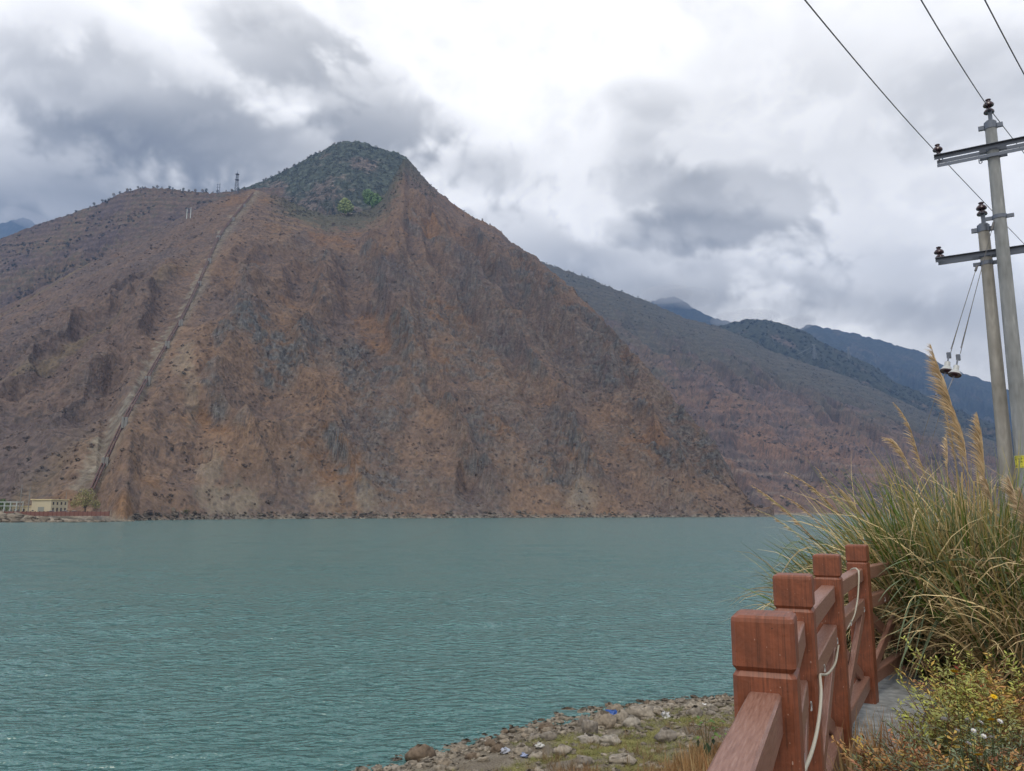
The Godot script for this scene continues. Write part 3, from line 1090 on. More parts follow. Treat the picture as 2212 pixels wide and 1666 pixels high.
func build_scrub() -> void:
	var bush := tuft(3, 46, 0.36)
	var crown := tuft(5, 60, 0.34, 0.95)
	var patch := func(p: Vector2, x: float, y: float, d: float) -> bool:
		if absf(pipe_distance(p) + 10.0) < 30.0: return false
		var q: float = n_low.get_noise_3d(x / 70.0, y / 70.0, d / 70.0) - 0.12 + (0.22 if p.x > 850.0 and p.y < 760.0 else 0.0)
		return y > 8.0 and q > -0.05
	var speck := func(p: Vector2, _x: float, y: float, _d: float) -> bool: return y > 4.0 and absf(pipe_distance(p) + 10.0) > 26.0 and n_low.get_noise_3d(_x / 34.0, y / 34.0, _d / 34.0) > 0.08
	var a0 := spots("near", 9000, -150, 1640, 0.02, 0.99, Vector2(0.4, 1.7), Color(0.085, 0.070, 0.064), Color(0.185, 0.130, 0.095), 9, speck)
	tag(scatter("hillside_brush", bush, M.scrub, a0[0], a0[1]), "low brown brush and grass tussocks all over the front slope", "brush")
	var a := spots("near", 1300, -150, 1640, 0.05, 0.97, Vector2(0.7, 2.5), Color(0.064, 0.062, 0.054), Color(0.12, 0.094, 0.082), 1, patch)
	tag(scatter("hillside_scrub", bush, M.scrub, a[0], a[1]), "dark low scrub dotted over the orange brown front slope", "scrub")
	var all := func(_p: Vector2, _x: float, _y: float, _d: float) -> bool: return true
	var b := spots("summit", 5200, 480, 930, 0.04, 1.0, Vector2(3.0, 6.5), Color(0.082, 0.092, 0.070), Color(0.108, 0.114, 0.088), 2, all)
	tag(scatter("summit_scrub", crown, M.scrub, b[0], b[1]), "dense dark green scrub forest covering the cone shaped summit", "scrub")
	var edge := func(p: Vector2, _x: float, _y: float, _d: float) -> bool: return p.x < 620.0 or p.y < 470.0
	var b2 := spots("near", 420, 560, 935, 0.84, 1.0, Vector2(0.8, 2.8), Color(0.095, 0.098, 0.074), Color(0.130, 0.122, 0.095), 12, edge)
	tag(scatter("saddle_scrub", crown, M.scrub, b2[0], b2[1]), "ragged green scrub thinning out over the saddle below the summit", "scrub")
	var sparse := func(_p: Vector2, x: float, y: float, d: float) -> bool: return y > 6.0 and n_low.get_noise_3d(x / 90.0, y / 90.0, d / 90.0) > 0.02
	var c := spots("right", 5200, 1060, 2212, 0.03, 1.0, Vector2(1.6, 5.0), Color(0.075, 0.078, 0.068), Color(0.125, 0.108, 0.098), 3, sparse)
	tag(scatter("valley_scrub", bush, M.scrub, c[0], c[1]), "dark scrub dotted over the hazy mountain right of the main slope", "scrub")
	var d := spots("left", 1500, -150, 560, 0.3, 1.0, Vector2(1.8, 4.5), Color(0.045, 0.050, 0.042), Color(0.09, 0.08, 0.07), 4, sparse)
	tag(scatter("left_hill_scrub", bush, M.scrub, d[0], d[1]), "dark scrub on the hill behind at the left", "scrub")
	var e := spots("second", 1500, 1480, 2212, 0.3, 1.0, Vector2(5.0, 10.0), Color(0.030, 0.040, 0.034), Color(0.06, 0.06, 0.05), 6, all)
	tag(scatter("middle_scrub", crown, M.scrub, e[0], e[1]), "dark woods on the bluish middle mountain", "scrub")
	# single trees that stand against the sky
	var crown_shapes := [tuft(31, 90, 0.26, 0.95), tuft(32, 80, 0.28, 0.8)]
	var looks := [[Color(0.16, 0.13, 0.095), "bare tan tree"], [Color(0.10, 0.095, 0.075), "grey brown bushy tree"], [Color(0.05, 0.058, 0.045), "dark green tree"]]
	var crown_mats := []
	for k in looks:
		var mt: StandardMaterial3D = M.scrub.duplicate()
		mt.albedo_color = k[0].linear_to_srgb()
		crown_mats.append(mt)
	var protos := []
	for k in 3:
		var t := thing("ridge_tree", "", "tree", Vector3(0, -900, -1900), "trees along the skyline of the hills")
		var trunk := Mb.new()
		trunk.tube([Vector3(0, -0.4, 0), Vector3(0.1, 1.2, 0), Vector3(0.05, 2.6, 0)], [0.22, 0.16, 0.08], 5)
		part("trunk", trunk.mesh(), M.bark, t)
		var cr := part("crown", crown_shapes[k % 2], crown_mats[k], t)
		cr.position = Vector3(0, 3.0, 0)
		cr.scale = Vector3(2.0, 2.2, 2.0)
		protos.append(t)
	var used_proto := [false, false, false]
	var r := RandomNumberGenerator.new()
	r.seed = 15
	for line in [["left", 185, 545, 30, "standing on the skyline of the terraced hill left of the summit"], ["summit", 552, 740, 22, "standing on the left skyline of the green summit"], ["right", 1130, 1420, 22, "standing on the skyline of the mountain right of the summit"], ["near", 885, 1100, 12, "standing on the steep right skyline of the main slope"]]:
		for i in line[3]:
			var x: float = line[1] + (line[2] - line[1]) * (i + r.randf_range(0.0, 0.9)) / line[3]
			var t := te(x, 500).x
			var cl := column(line[0], t)
			var k := r.randi() % 3 if line[0] != "summit" else r.randi() % 2
			var at := Vector3(t * cl[1], slope_height(line[0], t, cl[1] - 1.0, cl) - 0.6, -cl[1] + 1.0)
			var size := r.randf_range(0.9, 2.2) * (0.8 if line[0] == "right" else 1.0) * (0.5 if line[0] == "near" else 1.0)
			var label: String = looks[k][1] + " " + line[4]
			var o: Node3D = protos[k]
			if not used_proto[k]:
				used_proto[k] = true
				o.position = at
				o.scale = Vector3.ONE * size
				o.set_meta("label", label)
			else:
				o = copy_of(protos[k], "ridge_tree", at, r.randf() * TAU, size, label)

# a leafy tree: tapered trunk, limbs, and a crown of loose leaf clumps
func leaf_tree(called: String, label: String, at: Vector3, height: float, lobes: Array, tint: Color, faces: int, leaf_size: float, limbs: int, seed_n: int, group := "") -> Node3D:
	var r := RandomNumberGenerator.new()
	r.seed = seed_n
	var t := thing(called, label, "tree", at, group)
	var tr := Mb.new()
	var fork := height * 0.24
	tr.tube([Vector3(0, -1, 0), Vector3(0.1, fork * 0.5, 0), Vector3(0, fork, 0)], [height * 0.035, height * 0.026, height * 0.022], 8)
	part("trunk", tr.mesh(), M.bark, t)
	for i in limbs:
		var lb := Mb.new()
		var l: Array = lobes[i % lobes.size()]
		var e := Vector3(l[0], l[1], l[2]) * height + Vector3(r.randfn(), r.randfn(), r.randfn()) * height * 0.06
		var mid := Vector3(0, fork, 0).lerp(e, 0.5) + Vector3(r.randfn() * 0.03, 0.05, r.randfn() * 0.03) * height
		lb.tube([Vector3(0, fork * 0.9, 0), mid, e], [height * 0.014, height * 0.009, height * 0.003], 5)
		part("limb", lb.mesh(), M.bark, t)
	var cr := Mb.new()
	for i in faces:
		var l: Array = lobes[r.randi() % lobes.size()]
		var d := Vector3(r.randfn(), r.randfn(), r.randfn()).normalized()
		var q: Vector3 = Vector3(l[0], l[1], l[2]) + d * l[3] * (0.35 + 0.65 * pow(r.randf(), 0.4))
		q *= height
		var nn := (d + Vector3(r.randfn(), r.randfn() + 0.5, r.randfn()) * 0.6).normalized()
		var ld := Vector3(r.randfn(), r.randfn() - 0.5, r.randfn()).normalized()
		ld = (ld - nn * ld.dot(nn)).normalized()
		var g := r.randf_range(0.7, 1.3)
		cr.leaf(q, ld, nn, leaf_size * r.randf_range(0.7, 1.3), leaf_size * 0.7, Color(tint.r * g * r.randf_range(0.9, 1.1), tint.g * g, tint.b * g))
	var o := part("crown", cr.mesh(), M.leaf, t)
	o.set_meta("kind", "stuff")
	return t

# ---------------------------------------------------------------- waterworks at the foot of the slope
func build_far_side() -> void:
	var base := 4.7
	# the pump house
	var x0 := at_depth(66.8, 1105.5, 448).x
	var x1 := at_depth(108.5, 1105.5, 448).x
	var x2 := x1
	var depth := 17.0
	var w := x1 - x0
	var h := 7.3
	var ctr := Vector3((x0 + x1) * 0.5, base, -448 - depth * 0.5)
	var o := thing("pump_house", "cream two storey block with flat roof and grey roller door by the lake", "building", ctr)
	var m := Mb.new()
	m.box(Transform3D(Basis(), Vector3(0, h * 0.5 - 0.6, 0)), Vector3(w, h + 1.2, depth))
	part("wall", m.mesh(), M.cream, o)
	m = Mb.new()
	m.box(Transform3D(Basis(), Vector3(0, h + 0.25, 0)), Vector3(w + 1.2, 0.5, depth + 1.2), 0.06)
	part("roof", m.mesh(), M.cream_trim, o)
	m = Mb.new()
	m.box(Transform3D(Basis(), Vector3(0, h + 0.56, -0.2)), Vector3(w - 0.4, 0.16, depth - 0.4))
	part("roof_covering", m.mesh(), M.roof_red, o)
	m = Mb.new()
	m.box(Transform3D(Basis(), Vector3(-w * 0.5 + w * 0.50, 1.75, depth * 0.5 + 0.02)), Vector3(3.5, 3.5, 0.12), 0.02)
	part("roller_door", m.mesh(), M.shutter, o)
	for q in [[-0.42, 1.1, 1.1, 0.6], [0.34, 0.5, 0.7, 0.5]]:
		m = Mb.new()
		m.box(Transform3D(Basis(), Vector3(q[0] * w, q[1] + 0.4, depth * 0.5 + 0.03)), Vector3(q[2], q[3], 0.1))
		part("wall_cabinet", m.mesh(), M.window_dark, o)
	for fl in 2:
		for i in 4:
			var z := depth * 0.5 - 2.2 - i * 4.0
			var y := 5.5 if fl else 2.0
			var hh := 1.9 if fl else 2.5
			m = Mb.new()
			m.box(Transform3D(Basis(), Vector3(w * 0.5 + 0.01, y, z)), Vector3(0.10, hh, 1.9))
			var win := part("window", m.mesh(), M.cream_trim, o)
			m = Mb.new()
			m.box(Transform3D(Basis(), Vector3(w * 0.5 + 0.05, y, z)), Vector3(0.08, hh - 0.25, 1.6))
			part("pane", m.mesh(), M.window_dark, win)
	m = Mb.new()
	m.tube([Vector3(w * 0.5 - 0.8, h + 0.4, -depth * 0.5 + 1), Vector3(w * 0.5 - 0.8, h + 5.0, -depth * 0.5 + 1)], [0.16, 0.12], 6)
	part("roof_mast", m.mesh(), M.far_concrete, o)
	# low wing on its left
	var ax0 := at_depth(22, 1105, 456).x
	var ax1 := at_depth(67.5, 1105, 456).x
	o = thing("annex", "low cream annex with flat roof joined to the pump house's left side", "building", Vector3((ax0 + ax1) * 0.5, base, -461))
	m = Mb.new()
	m.box(Transform3D(Basis(), Vector3(0, 1.6, 0)), Vector3(ax1 - ax0, 4.4, 8))
	part("wall", m.mesh(), M.cream, o)
	m = Mb.new()
	m.box(Transform3D(Basis(), Vector3(0, 4.0, 0)), Vector3(ax1 - ax0 + 0.6, 0.4, 8.8))
	part("roof", m.mesh(), M.cream_trim, o)
	for i in 3:
		m = Mb.new()
		m.box(Transform3D(Basis(), Vector3(-4.2 + i * 2.6, 1.7, 4.02)), Vector3(1.3, 1.9, 0.1))
		var win := part("window", m.mesh(), M.cream_trim, o)
		m = Mb.new()
		m.box(Transform3D(Basis(), Vector3(-4.2 + i * 2.6, 1.7, 4.06)), Vector3(1.05, 1.65, 0.1))
		part("pane", m.mesh(), M.window_dark, win)
	# open steel switchyard
	o = thing("switchyard_frame", "pale steel switchyard frame of posts and beams left of the annex", "switchyard", at_depth(12, 1105, 450) * Vector3(1, 0, 1) + Vector3(0, base, 0))
	for i in 5:
		for k in 2:
			m = Mb.new()
			m.tube([Vector3(-8.0 + i * 3.4, -1, -k * 6.0), Vector3(-8.0 + i * 3.4, 6.2, -k * 6.0)], [0.24, 0.2], 6)
			part("post", m.mesh(), M.steel_pale, o)
	for k in 2:
		for yy in [4.1, 6.2]:
			m = Mb.new()
			m.bar(Vector3(-8.4, yy, -k * 6.0 + 0.23), Vector3(6.2, yy, -k * 6.0 + 0.23), 0.3, 0.34)
			part("beam", m.mesh(), M.steel_pale, o)
	for i in 5:
		m = Mb.new()
		m.bar(Vector3(-8.0 + i * 3.4, 6.4, 0.3), Vector3(-8.0 + i * 3.4, 6.4, -6.3), 0.26, 0.3)
		part("cross_beam", m.mesh(), M.steel_pale, o)
	for i in 4:
		m = Mb.new()
		m.box(Transform3D(Basis(), Vector3(-6.3 + i * 3.4, 0.9, -3)), Vector3(1.6, 2.4, 1.8), 0.1)
		part("transformer", m.mesh(), M.shutter, o)
	# utility poles of the yard
	for q in [[46.8, 1047, 452, "taller left"], [65, 1052, 444, "right hand"]]:
		var top := at_depth(q[0], q[1], q[2])
		var lab := "pale slender concrete pole behind the left end of the annex roof" if q[0] < 50 else "pale slender concrete pole where the annex meets the pump house"
		o = thing("yard_pole", lab, "utility pole", Vector3(top.x, base - 1, -q[2]), "poles of the waterworks yard")
		m = Mb.new()
		m.tube([Vector3.ZERO, Vector3(0.15, top.y - base + 1, 0)], [0.3, 0.19], 8)
		part("shaft", m.mesh(), M.far_concrete, o)
		m = Mb.new()
		m.bar(Vector3(-1.0, top.y - base - 1.2, 0.25), Vector3(1.2, top.y - base - 1.2, 0.25), 0.14, 0.14)
		part("crossarm", m.mesh(), M.galvanised, o)
	# boundary wall
	o = thing("boundary_wall", "red brown panelled wall along the lake edge before the pump house", "wall", Vector3(0, base - 1.4, -440))
	var xa := at_depth(-160, 1106, 440).x
	var xb := at_depth(236, 1106, 440).x
	var n := 42
	for i in n:
		var xx := lerpf(xa, xb, (i + 0.5) / n)
		var wd := (xb - xa) / n
		m = Mb.new()
		m.box(Transform3D(Basis(), Vector3(xx, 1.2, 0)), Vector3(wd - 0.28, 2.3 + 0.15 * sin(i * 1.7), 0.2))
		part("panel", m.mesh(), M.brick_wall, o)
		m = Mb.new()
		m.box(Transform3D(Basis(), Vector3(xx + wd * 0.5, 1.3, 0)), Vector3(0.34, 2.7, 0.34))
		part("pillar", m.mesh(), M.brick_dark, o)
	# two parked cars, mostly behind the wall
	for q in [[112, 443.5, Color(0.42, 0.48, 0.58), "pale blue car parked behind the wall below the pump house windows"], [140, 443.0, Color(0.72, 0.73, 0.75), "white car parked behind the wall at the pump house corner"], [160.5, 443.8, Color(0.55, 0.56, 0.55), "small silver car parked behind the wall left of the willow trunk"]]:
		var c := thing("parked_car", q[3], "car", Vector3(at_depth(q[0], 1105, q[1]).x, base + 0.0, -q[1]), "cars parked behind the wall")
		var body := Mb.new()
		body.box(Transform3D(Basis(), Vector3(0, 0.62, 0)), Vector3(4.3, 0.62, 1.75), 0.16)
		var paint := mat(q[2], 0.35)
		part("body", body.mesh(), paint, c)
		var cab := Mb.new()
		cab.box(Transform3D(Basis(), Vector3(-0.15, 1.12, 0)), Vector3(2.4, 0.5, 1.5), 0.2)
		part("cabin_glass", cab.mesh(), M.window_dark, c)
		var roof := Mb.new()
		roof.box(Transform3D(Basis(), Vector3(-0.15, 1.41, 0)), Vector3(1.8, 0.1, 1.4), 0.04)
		part("roof", roof.mesh(), paint, c)
		for sx in [-1.35, 1.35]:
			for sz in [-0.8, 0.8]:
				var wh := Mb.new()
				wh.lathe(Vector3(sx, 0.33, sz - 0.1), [[0.0, 0.0], [0.33, 0.0], [0.33, 0.2], [0.0, 0.2]], 12, Color.WHITE, Vector3(0, 0, 1))
				part("wheel", wh.mesh(), M.window_dark, c)
	# willow and green tree
	leaf_tree("willow_tree", "pale yellow green willow beside the pump house, at the wall", Vector3(at_depth(183, 1105, 447).x, base - 0.4, -447), 14.5,
		[[0.0, 0.62, 0.0, 0.24], [-0.30, 0.55, 0.0, 0.22], [0.28, 0.50, 0.05, 0.24], [-0.12, 0.80, 0.0, 0.20], [0.14, 0.78, -0.05, 0.20], [-0.42, 0.40, 0.0, 0.16], [0.42, 0.36, 0.0, 0.16], [0.0, 0.45, 0.25, 0.2], [0.0, 0.5, -0.25, 0.2]], Color(0.26, 0.24, 0.10), 1700, 0.66, 12, 51)
	leaf_tree("green_tree", "bright green tree behind the switchyard at the left edge", Vector3(at_depth(4, 1105, 470).x, base - 0.3, -470), 8.5,
		[[0.0, 0.6, 0.0, 0.36], [-0.4, 0.5, 0.0, 0.34], [0.4, 0.48, 0.0, 0.34], [0.0, 0.8, 0.0, 0.24]], Color(0.10, 0.17, 0.05), 900, 0.7, 6, 52)
	# shrubs at the water's edge
	for q in [[322, 1117, 7.0, Color(0.075, 0.062, 0.060), "large dark bare shrub at the water's edge right of the wall"], [338, 1118, 4.5, Color(0.05, 0.052, 0.048), "small near black shrub beside the large bare one at the waterline"], [402, 1113, 5.0, Color(0.13, 0.125, 0.06), "olive green shrub on the slope foot"], [420, 1117, 4.0, Color(0.07, 0.062, 0.055), "dark shrub at the waterline right of the olive one"], [1800, 1112, 9.0, Color(0.04, 0.07, 0.045), "dark green bush on the far right shore"]]:
		var spot := meet("near" if q[0] < 1600 else "right", q[0], q[1] - 4)
		var s := thing("shore_shrub", q[4], "shrub", spot, "shrubs along the far shore")
		var mt: StandardMaterial3D = M.scrub.duplicate()
		mt.albedo_color = q[3].linear_to_srgb()
		var tw := Mb.new()
		for k in 6:
			tw.tube([Vector3(0, -0.5, 0), Vector3(cos(k * 1.1), 1.4, sin(k * 1.1)) * q[2] * 0.22], [0.07, 0.03], 4)
		part("stems", tw.mesh(), M.bark, s)
		var cr := part("foliage", tuft(60 + int(q[0]), 130, 0.2), mt, s)
		cr.position.y = q[2] * 0.26
		cr.scale = Vector3(q[2] * 0.5, q[2] * 0.36, q[2] * 0.45)
	# rocks heaped at the left end of the bank
	var rr := RandomNumberGenerator.new()
	rr.seed = 90
	var heap := []
	var tints := PackedColorArray()
	for i in 260:
		var x := rr.randf_range(-100, 290)
		var d := 432.0 + rr.randf_range(-1.0, 8.0) + maxf(0, x - 200.0) * 0.5
		var s := rr.randf_range(0.4, 1.5) * (1.7 if x < 50 else 1.0)
		var at := Vector3(te(x, 1110).x * d, 0, -d)
		at.y = slope_height("near", te(x, 1110).x, d, column("near", te(x, 1110).x))
		if at.y < -0.5: at.y = 0.0
		heap.append(Transform3D(Basis(Vector3(rr.randfn(), rr.randfn(), rr.randfn()).normalized(), rr.randf() * TAU).scaled(Vector3(s * 1.4, s * 0.7, s)), at))
		var g := rr.randf_range(0.7, 1.2)
		tints.append(Color(0.34, 0.30, 0.25) * g)
	tag(scatter("embankment_rubble", lump(4, 5, 7, 0.5), M.stone, heap, tints), "pale rubble along the bank under the red brown wall", "rubble")
	# boulders and fallen rock along the rest of the far waterline
	var fall := []
	var fall_c := PackedColorArray()
	for i in 900:
		var x := rr.randf_range(285, 1645)
		var t := te(x, 1110).x
		var cl := column("near", t)
		var bunch := n_low.get_noise_2d(t * 30.0, 2.5)
		var d := cl[0] + rr.randf_range(-1.5, 7.0) + 10.0 * maxf(bunch, 0.0) * rr.randf()
		var s := rr.randf_range(0.35, 1.1) * (1.0 + 2.4 * maxf(bunch, 0.0) * rr.randf())
		var at := Vector3(t * d, maxf(slope_height("near", t, d, cl), -0.1), -d)
		fall.append(Transform3D(Basis(Vector3(rr.randfn(), rr.randfn(), rr.randfn()).normalized(), rr.randf() * TAU).scaled(Vector3(s * 1.5, s * 0.9, s)), at))
		fall_c.append(Color(0.24, 0.21, 0.18) * rr.randf_range(0.35, 1.25))
	tag(scatter("shoreline_rocks", lump(6, 5, 7, 0.5), M.stone, fall, fall_c), "fallen rocks lining the far waterline below the slope", "rocks")
	# pipeline up the slope: two pipes, concrete anchor blocks
	var line := []
	for i in range(pipe_line.size() - 1):
		var a := Vector2(pipe_line[i][0], pipe_line[i][1])
		var b := Vector2(pipe_line[i + 1][0], pipe_line[i + 1][1])
		var steps: int = maxi(1, int(a.distance_to(b) / 14.0))
		for k in steps:
			var p := a.lerp(b, float(k) / steps)
			line.append(meet("near", p.x, p.y))
	line.append(meet("near", 546.7, 420.0))
	# even out the run so that the pipes lie straight between blocks
	for pass_n in 3:
		var was := line.duplicate()
		for i in range(1, line.size() - 1): line[i] = was[i - 1] * 0.25 + was[i] * 0.5 + was[i + 1] * 0.25
	o = thing("penstock", "twin rust red pipeline climbing the slope from the pump house to the saddle", "pipeline")
	for s in [-1.0, 1.0]:
		var ps := []
		var rs := []
		for i in line.size():
			var d: Vector3 = (line[mini(i + 1, line.size() - 1)] - line[maxi(i - 1, 0)])
			var side := Vector3(-d.z, 0, d.x).normalized()
			if side.x < 0: side = -side
			var far: float = -line[i].z
			ps.append(line[i] + side * s * 0.95 + Vector3(0, 2.2 + far * 0.001, 0))
			rs.append(0.62)
		m = Mb.new()
		m.tube(ps, rs, 8)
		part("pipe", m.mesh(), M.pipe, o)
	for i in range(2, line.size(), 2):
		m = Mb.new()
		var d: Vector3 = (line[mini(i + 1, line.size() - 1)] - line[i - 1])
		m.box(Transform3D(Basis(Vector3.UP, atan2(d.x, d.z)), line[i] + Vector3(0, 0.0, 0)), Vector3(3.0, 4.0, 0.8))
		part("saddle", m.mesh(), M.far_concrete, o)
	for q in [[226, 999, 15, 22], [268, 912, 13, 22], [318, 822, 13, 20], [361, 744, 11, 15], [390, 697, 9, 13], [431, 612, 8, 10], [452, 563, 8, 12], [471, 513, 8, 10], [504, 473, 6, 8], [528, 444, 5, 7]]:
		var at := meet("near", q[0], q[1] + q[3] * 0.5)
		var k: float = -at.z / F
		m = Mb.new()
		for s in [-1.0, 1.0]:
			m.box(Transform3D(Basis(Vector3.UP, 0.3), Vector3(s * q[2] * 0.27 * k, q[3] * 0.44 * k, 0)), Vector3(q[2] * 0.40 * k, q[3] * 1.1 * k, 3.0), 0.1)
		m.box(Transform3D(Basis(Vector3.UP, 0.3), Vector3(0, q[3] * 0.3 * k, -0.3)), Vector3(q[2] * 0.5 * k, q[3] * 0.8 * k, 2.2))
		var bl := part("anchor_block", m.mesh(), M.far_concrete, o)
		bl.position = at

# ---------------------------------------------------------------- lattice and poles on the hills
func lattice(m: Mb, h: float, w0: float, w1: float, bays: int, r: float) -> void:
	for i in bays:
		var y0 := h * i / bays
		var y1 := h * (i + 1) / bays
		var a := lerpf(w0, w1, float(i) / bays) * 0.5
		var b := lerpf(w0, w1, float(i + 1) / bays) * 0.5
		for k in 4:
			var c0 := Vector3(a, 0, a).rotated(Vector3.UP, PI * 0.5 * k)
			var c1 := Vector3(a, 0, a).rotated(Vector3.UP, PI * 0.5 * (k + 1))
			var d0 := Vector3(b, 0, b).rotated(Vector3.UP, PI * 0.5 * k)
			var d1 := Vector3(b, 0, b).rotated(Vector3.UP, PI * 0.5 * (k + 1))
			m.tube([c0 + Vector3(0, y0, 0), d0 + Vector3(0, y1, 0)], [r, r], 4, Color.WHITE, false)
			m.tube([c0 + Vector3(0, y0, 0), d1 + Vector3(0, y1, 0)], [r * 0.6, r * 0.6], 4, Color.WHITE, false)
			m.tube([c1 + Vector3(0, y0, 0), d0 + Vector3(0, y1, 0)], [r * 0.6, r * 0.6], 4, Color.WHITE, false)
			m.tube([d0 + Vector3(0, y1, 0), d1 + Vector3(0, y1, 0)], [r * 0.6, r * 0.6], 4, Color.WHITE, false)

func build_far_towers() -> void:
	# mobile mast on the saddle
	var t := te(511, 405).x
	var c := column("near", t)
	var at := Vector3(t * (c[1] - 3), slope_height("near", t, c[1] - 3, c) - 1.0, -c[1] + 3)
	var hgt: float = te(511, 367).y * (c[1] - 3) + EYE - at.y
	var o := thing("mast", "grey lattice radio mast with two round platforms on the saddle", "radio mast", at)
	var m := Mb.new()
	lattice(m, hgt * 0.86, 6.0, 2.2, 7, 0.26)
	part("lattice", m.mesh(), M.galvanised, o)
	for q in [[0.58, 3.4], [0.80, 3.2]]:
		m = Mb.new()
		m.lathe(Vector3(0, hgt * q[0], 0), [[0.4, 0.0], [q[1], 0.5], [q[1], 1.0], [1.2, 1.6], [0.3, 2.8]], 12)
		part("platform", m.mesh(), M.galvanised, o)
	m = Mb.new()
	m.tube([Vector3(0, hgt * 0.8, 0), Vector3(0, hgt, 0)], [0.5, 0.12], 6)
	part("spire", m.mesh(), M.galvanised, o)
	var saddle := func(x: float, ra: String) -> Vector3:
		var tt := te(x, 440).x
		var cc := column(ra, tt)
		return Vector3(tt * (cc[1] - 6.0), slope_height(ra, tt, cc[1] - 6.0, cc), -cc[1] + 6.0)
	# paired poles
	for q in [["left", 470, 412, 26, 5.0, 0.0, "dark twin pole with crossarms on the skyline left of the radio mast"], ["near", 407, 472, 25, 8.5, 0.0, "pale tall twin pole on the brown slope below the skyline"], ["near", 810, 437, 26, 5.5, 0.0, "pale twin pole standing behind the two bright green trees"]]:
		var p: Vector3 = meet(q[0], q[1], q[2])
		if q[1] != 407: p = saddle.call(q[1], "left" if q[1] == 470 else "near")
		var k: float = -p.z / F
		o = thing("twin_pole", q[6], "utility pole", p, "twin poles on the hills")
		for s in [-0.5, 0.5]:
			m = Mb.new()
			m.tube([Vector3(s * q[4] * k, -1, 0), Vector3(s * q[4] * k, q[3] * k + s * 1.2, 0)], [0.75, 0.6], 6)
			part("shaft", m.mesh(), M.steel_pale if q[1] != 470 else M.galvanised, o)
		for yy in ([0.62, 0.85] if q[1] == 470 else [0.92]):
			m = Mb.new()
			var e: float = (0.95 if q[1] == 470 else 0.6) * q[4] * k
			m.bar(Vector3(-e, q[3] * k * yy, 0.4), Vector3(e, q[3] * k * yy, 0.4), 0.7, 0.8)
			part("crossarm", m.mesh(), M.galvanised, o)
	# pylons on the hazy mountain
	for q in [[1760, 785, 34, "hazy steel pylon, the nearer of two on the mountain at the right"], [1834, 784, 26, "fainter steel pylon, the farther of two on the mountain at the right"]]:
		var ro := "second"
		var p: Vector3 = meet(ro, q[0], q[1] - 8)
		var k: float = -p.z / F
		o = thing("pylon", q[3], "pylon", p, "pylons on the mountain")
		m = Mb.new()
		lattice(m, q[2] * k * 0.8, q[2] * k * 0.30, q[2] * k * 0.07, 6, 0.42)
		lattice(m, q[2] * k, q[2] * k * 0.06, q[2] * k * 0.06, 3, 0.42)
		part("lattice", m.mesh(), M.pylon_steel, o)
		for yy in [0.82, 0.98]:
			m = Mb.new()
			m.bar(Vector3(-q[2] * k * 0.15, q[2] * k * yy, 0), Vector3(q[2] * k * 0.15, q[2] * k * yy, 0), 1.4, 1.4)
			part("crossarm", m.mesh(), M.pylon_steel, o)
		if q[0] == 1760:
			for s in [-1.0, 0.0, 1.0]:
				var w := Mb.new()
				var a := p + Vector3(s * q[2] * k * 0.14, q[2] * k * (0.8 if s else 0.96), 0)
				var b := meet(ro, 1640.0 + s * 14.0, 783.0 + s * 5.0) + Vector3(0, 10, 0)
				var ps := []
				var rs := []
				for i in 13:
					var f := i / 12.0
					ps.append(a.lerp(b, f) - Vector3(0, 26.0 * 4.0 * f * (1.0 - f), 0))
					rs.append(0.35)
				w.tube(ps, rs, 4)
				single("pylon_cable", w.mesh(), M.pylon_steel, "pale cable running left and down from the nearer hazy pylon", "cable", Vector3.ZERO, "cables of the nearer pylon")
	# the two bright trees on the saddle
	var g1: Vector3 = saddle.call(746, "near")
	leaf_tree("bright_tree", "pale lime green tree on the saddle, the left of two bright trees", g1 + Vector3(0, 0.5, 0), 33.0 * -g1.z / F * 1.2,
		[[0.0, 0.6, 0.0, 0.34], [-0.16, 0.45, 0.0, 0.30], [0.18, 0.48, 0.0, 0.30], [0.0, 0.78, 0.0, 0.22], [0.06, 0.3, 0.1, 0.22]], Color(0.29, 0.35, 0.14), 1800, 3.2, 6, 61)
	var g2: Vector3 = saddle.call(803, "near")
	leaf_tree("bright_tree", "deeper green double crowned tree on the saddle below the twin pole", g2 + Vector3(0, 1, 0), 34.0 * -g2.z / F * 1.25,
		[[-0.22, 0.72, 0.0, 0.30], [-0.05, 0.55, 0.0, 0.32], [0.22, 0.45, 0.0, 0.30], [0.38, 0.30, 0.0, 0.26], [-0.2, 0.42, 0.0, 0.24], [0.15, 0.2, 0.1, 0.22]], Color(0.165, 0.27, 0.105), 2400, 3.2, 6, 62)

# ---------------------------------------------------------------- railing
func square_prof(m: Mb, prof: Array, cut: float, top := true) -> void:
	# an upright square bar with trimmed corners; prof: [half width, height] pairs
	var ring := func(h: float, y: float) -> Array:
		var a := h - cut
		return [Vector3(h, y, -a), Vector3(h, y, a), Vector3(a, y, h), Vector3(-a, y, h), Vector3(-h, y, a), Vector3(-h, y, -a), Vector3(-a, y, -h), Vector3(a, y, -h)]
	for i in prof.size() - 1:
		var r0: Array = ring.call(prof[i][0], prof[i][1])
		var r1: Array = ring.call(prof[i + 1][0], prof[i + 1][1])
		var tilt: float = prof[i][0] - prof[i + 1][0]
		for k in 8:
			var k2 := (k + 1) % 8
			var out: Vector3 = (r0[k] + r0[k2]) * Vector3(1, 0, 1)
			m.face([r0[k], r0[k2], r1[k2], r1[k]], out.normalized() + Vector3(0, signf(tilt) * 0.5, 0), Color.WHITE)
	if top:
		var e: Array = prof[prof.size() - 1]
		m.face(ring.call(e[0], e[1]), Vector3.UP, Color.WHITE)

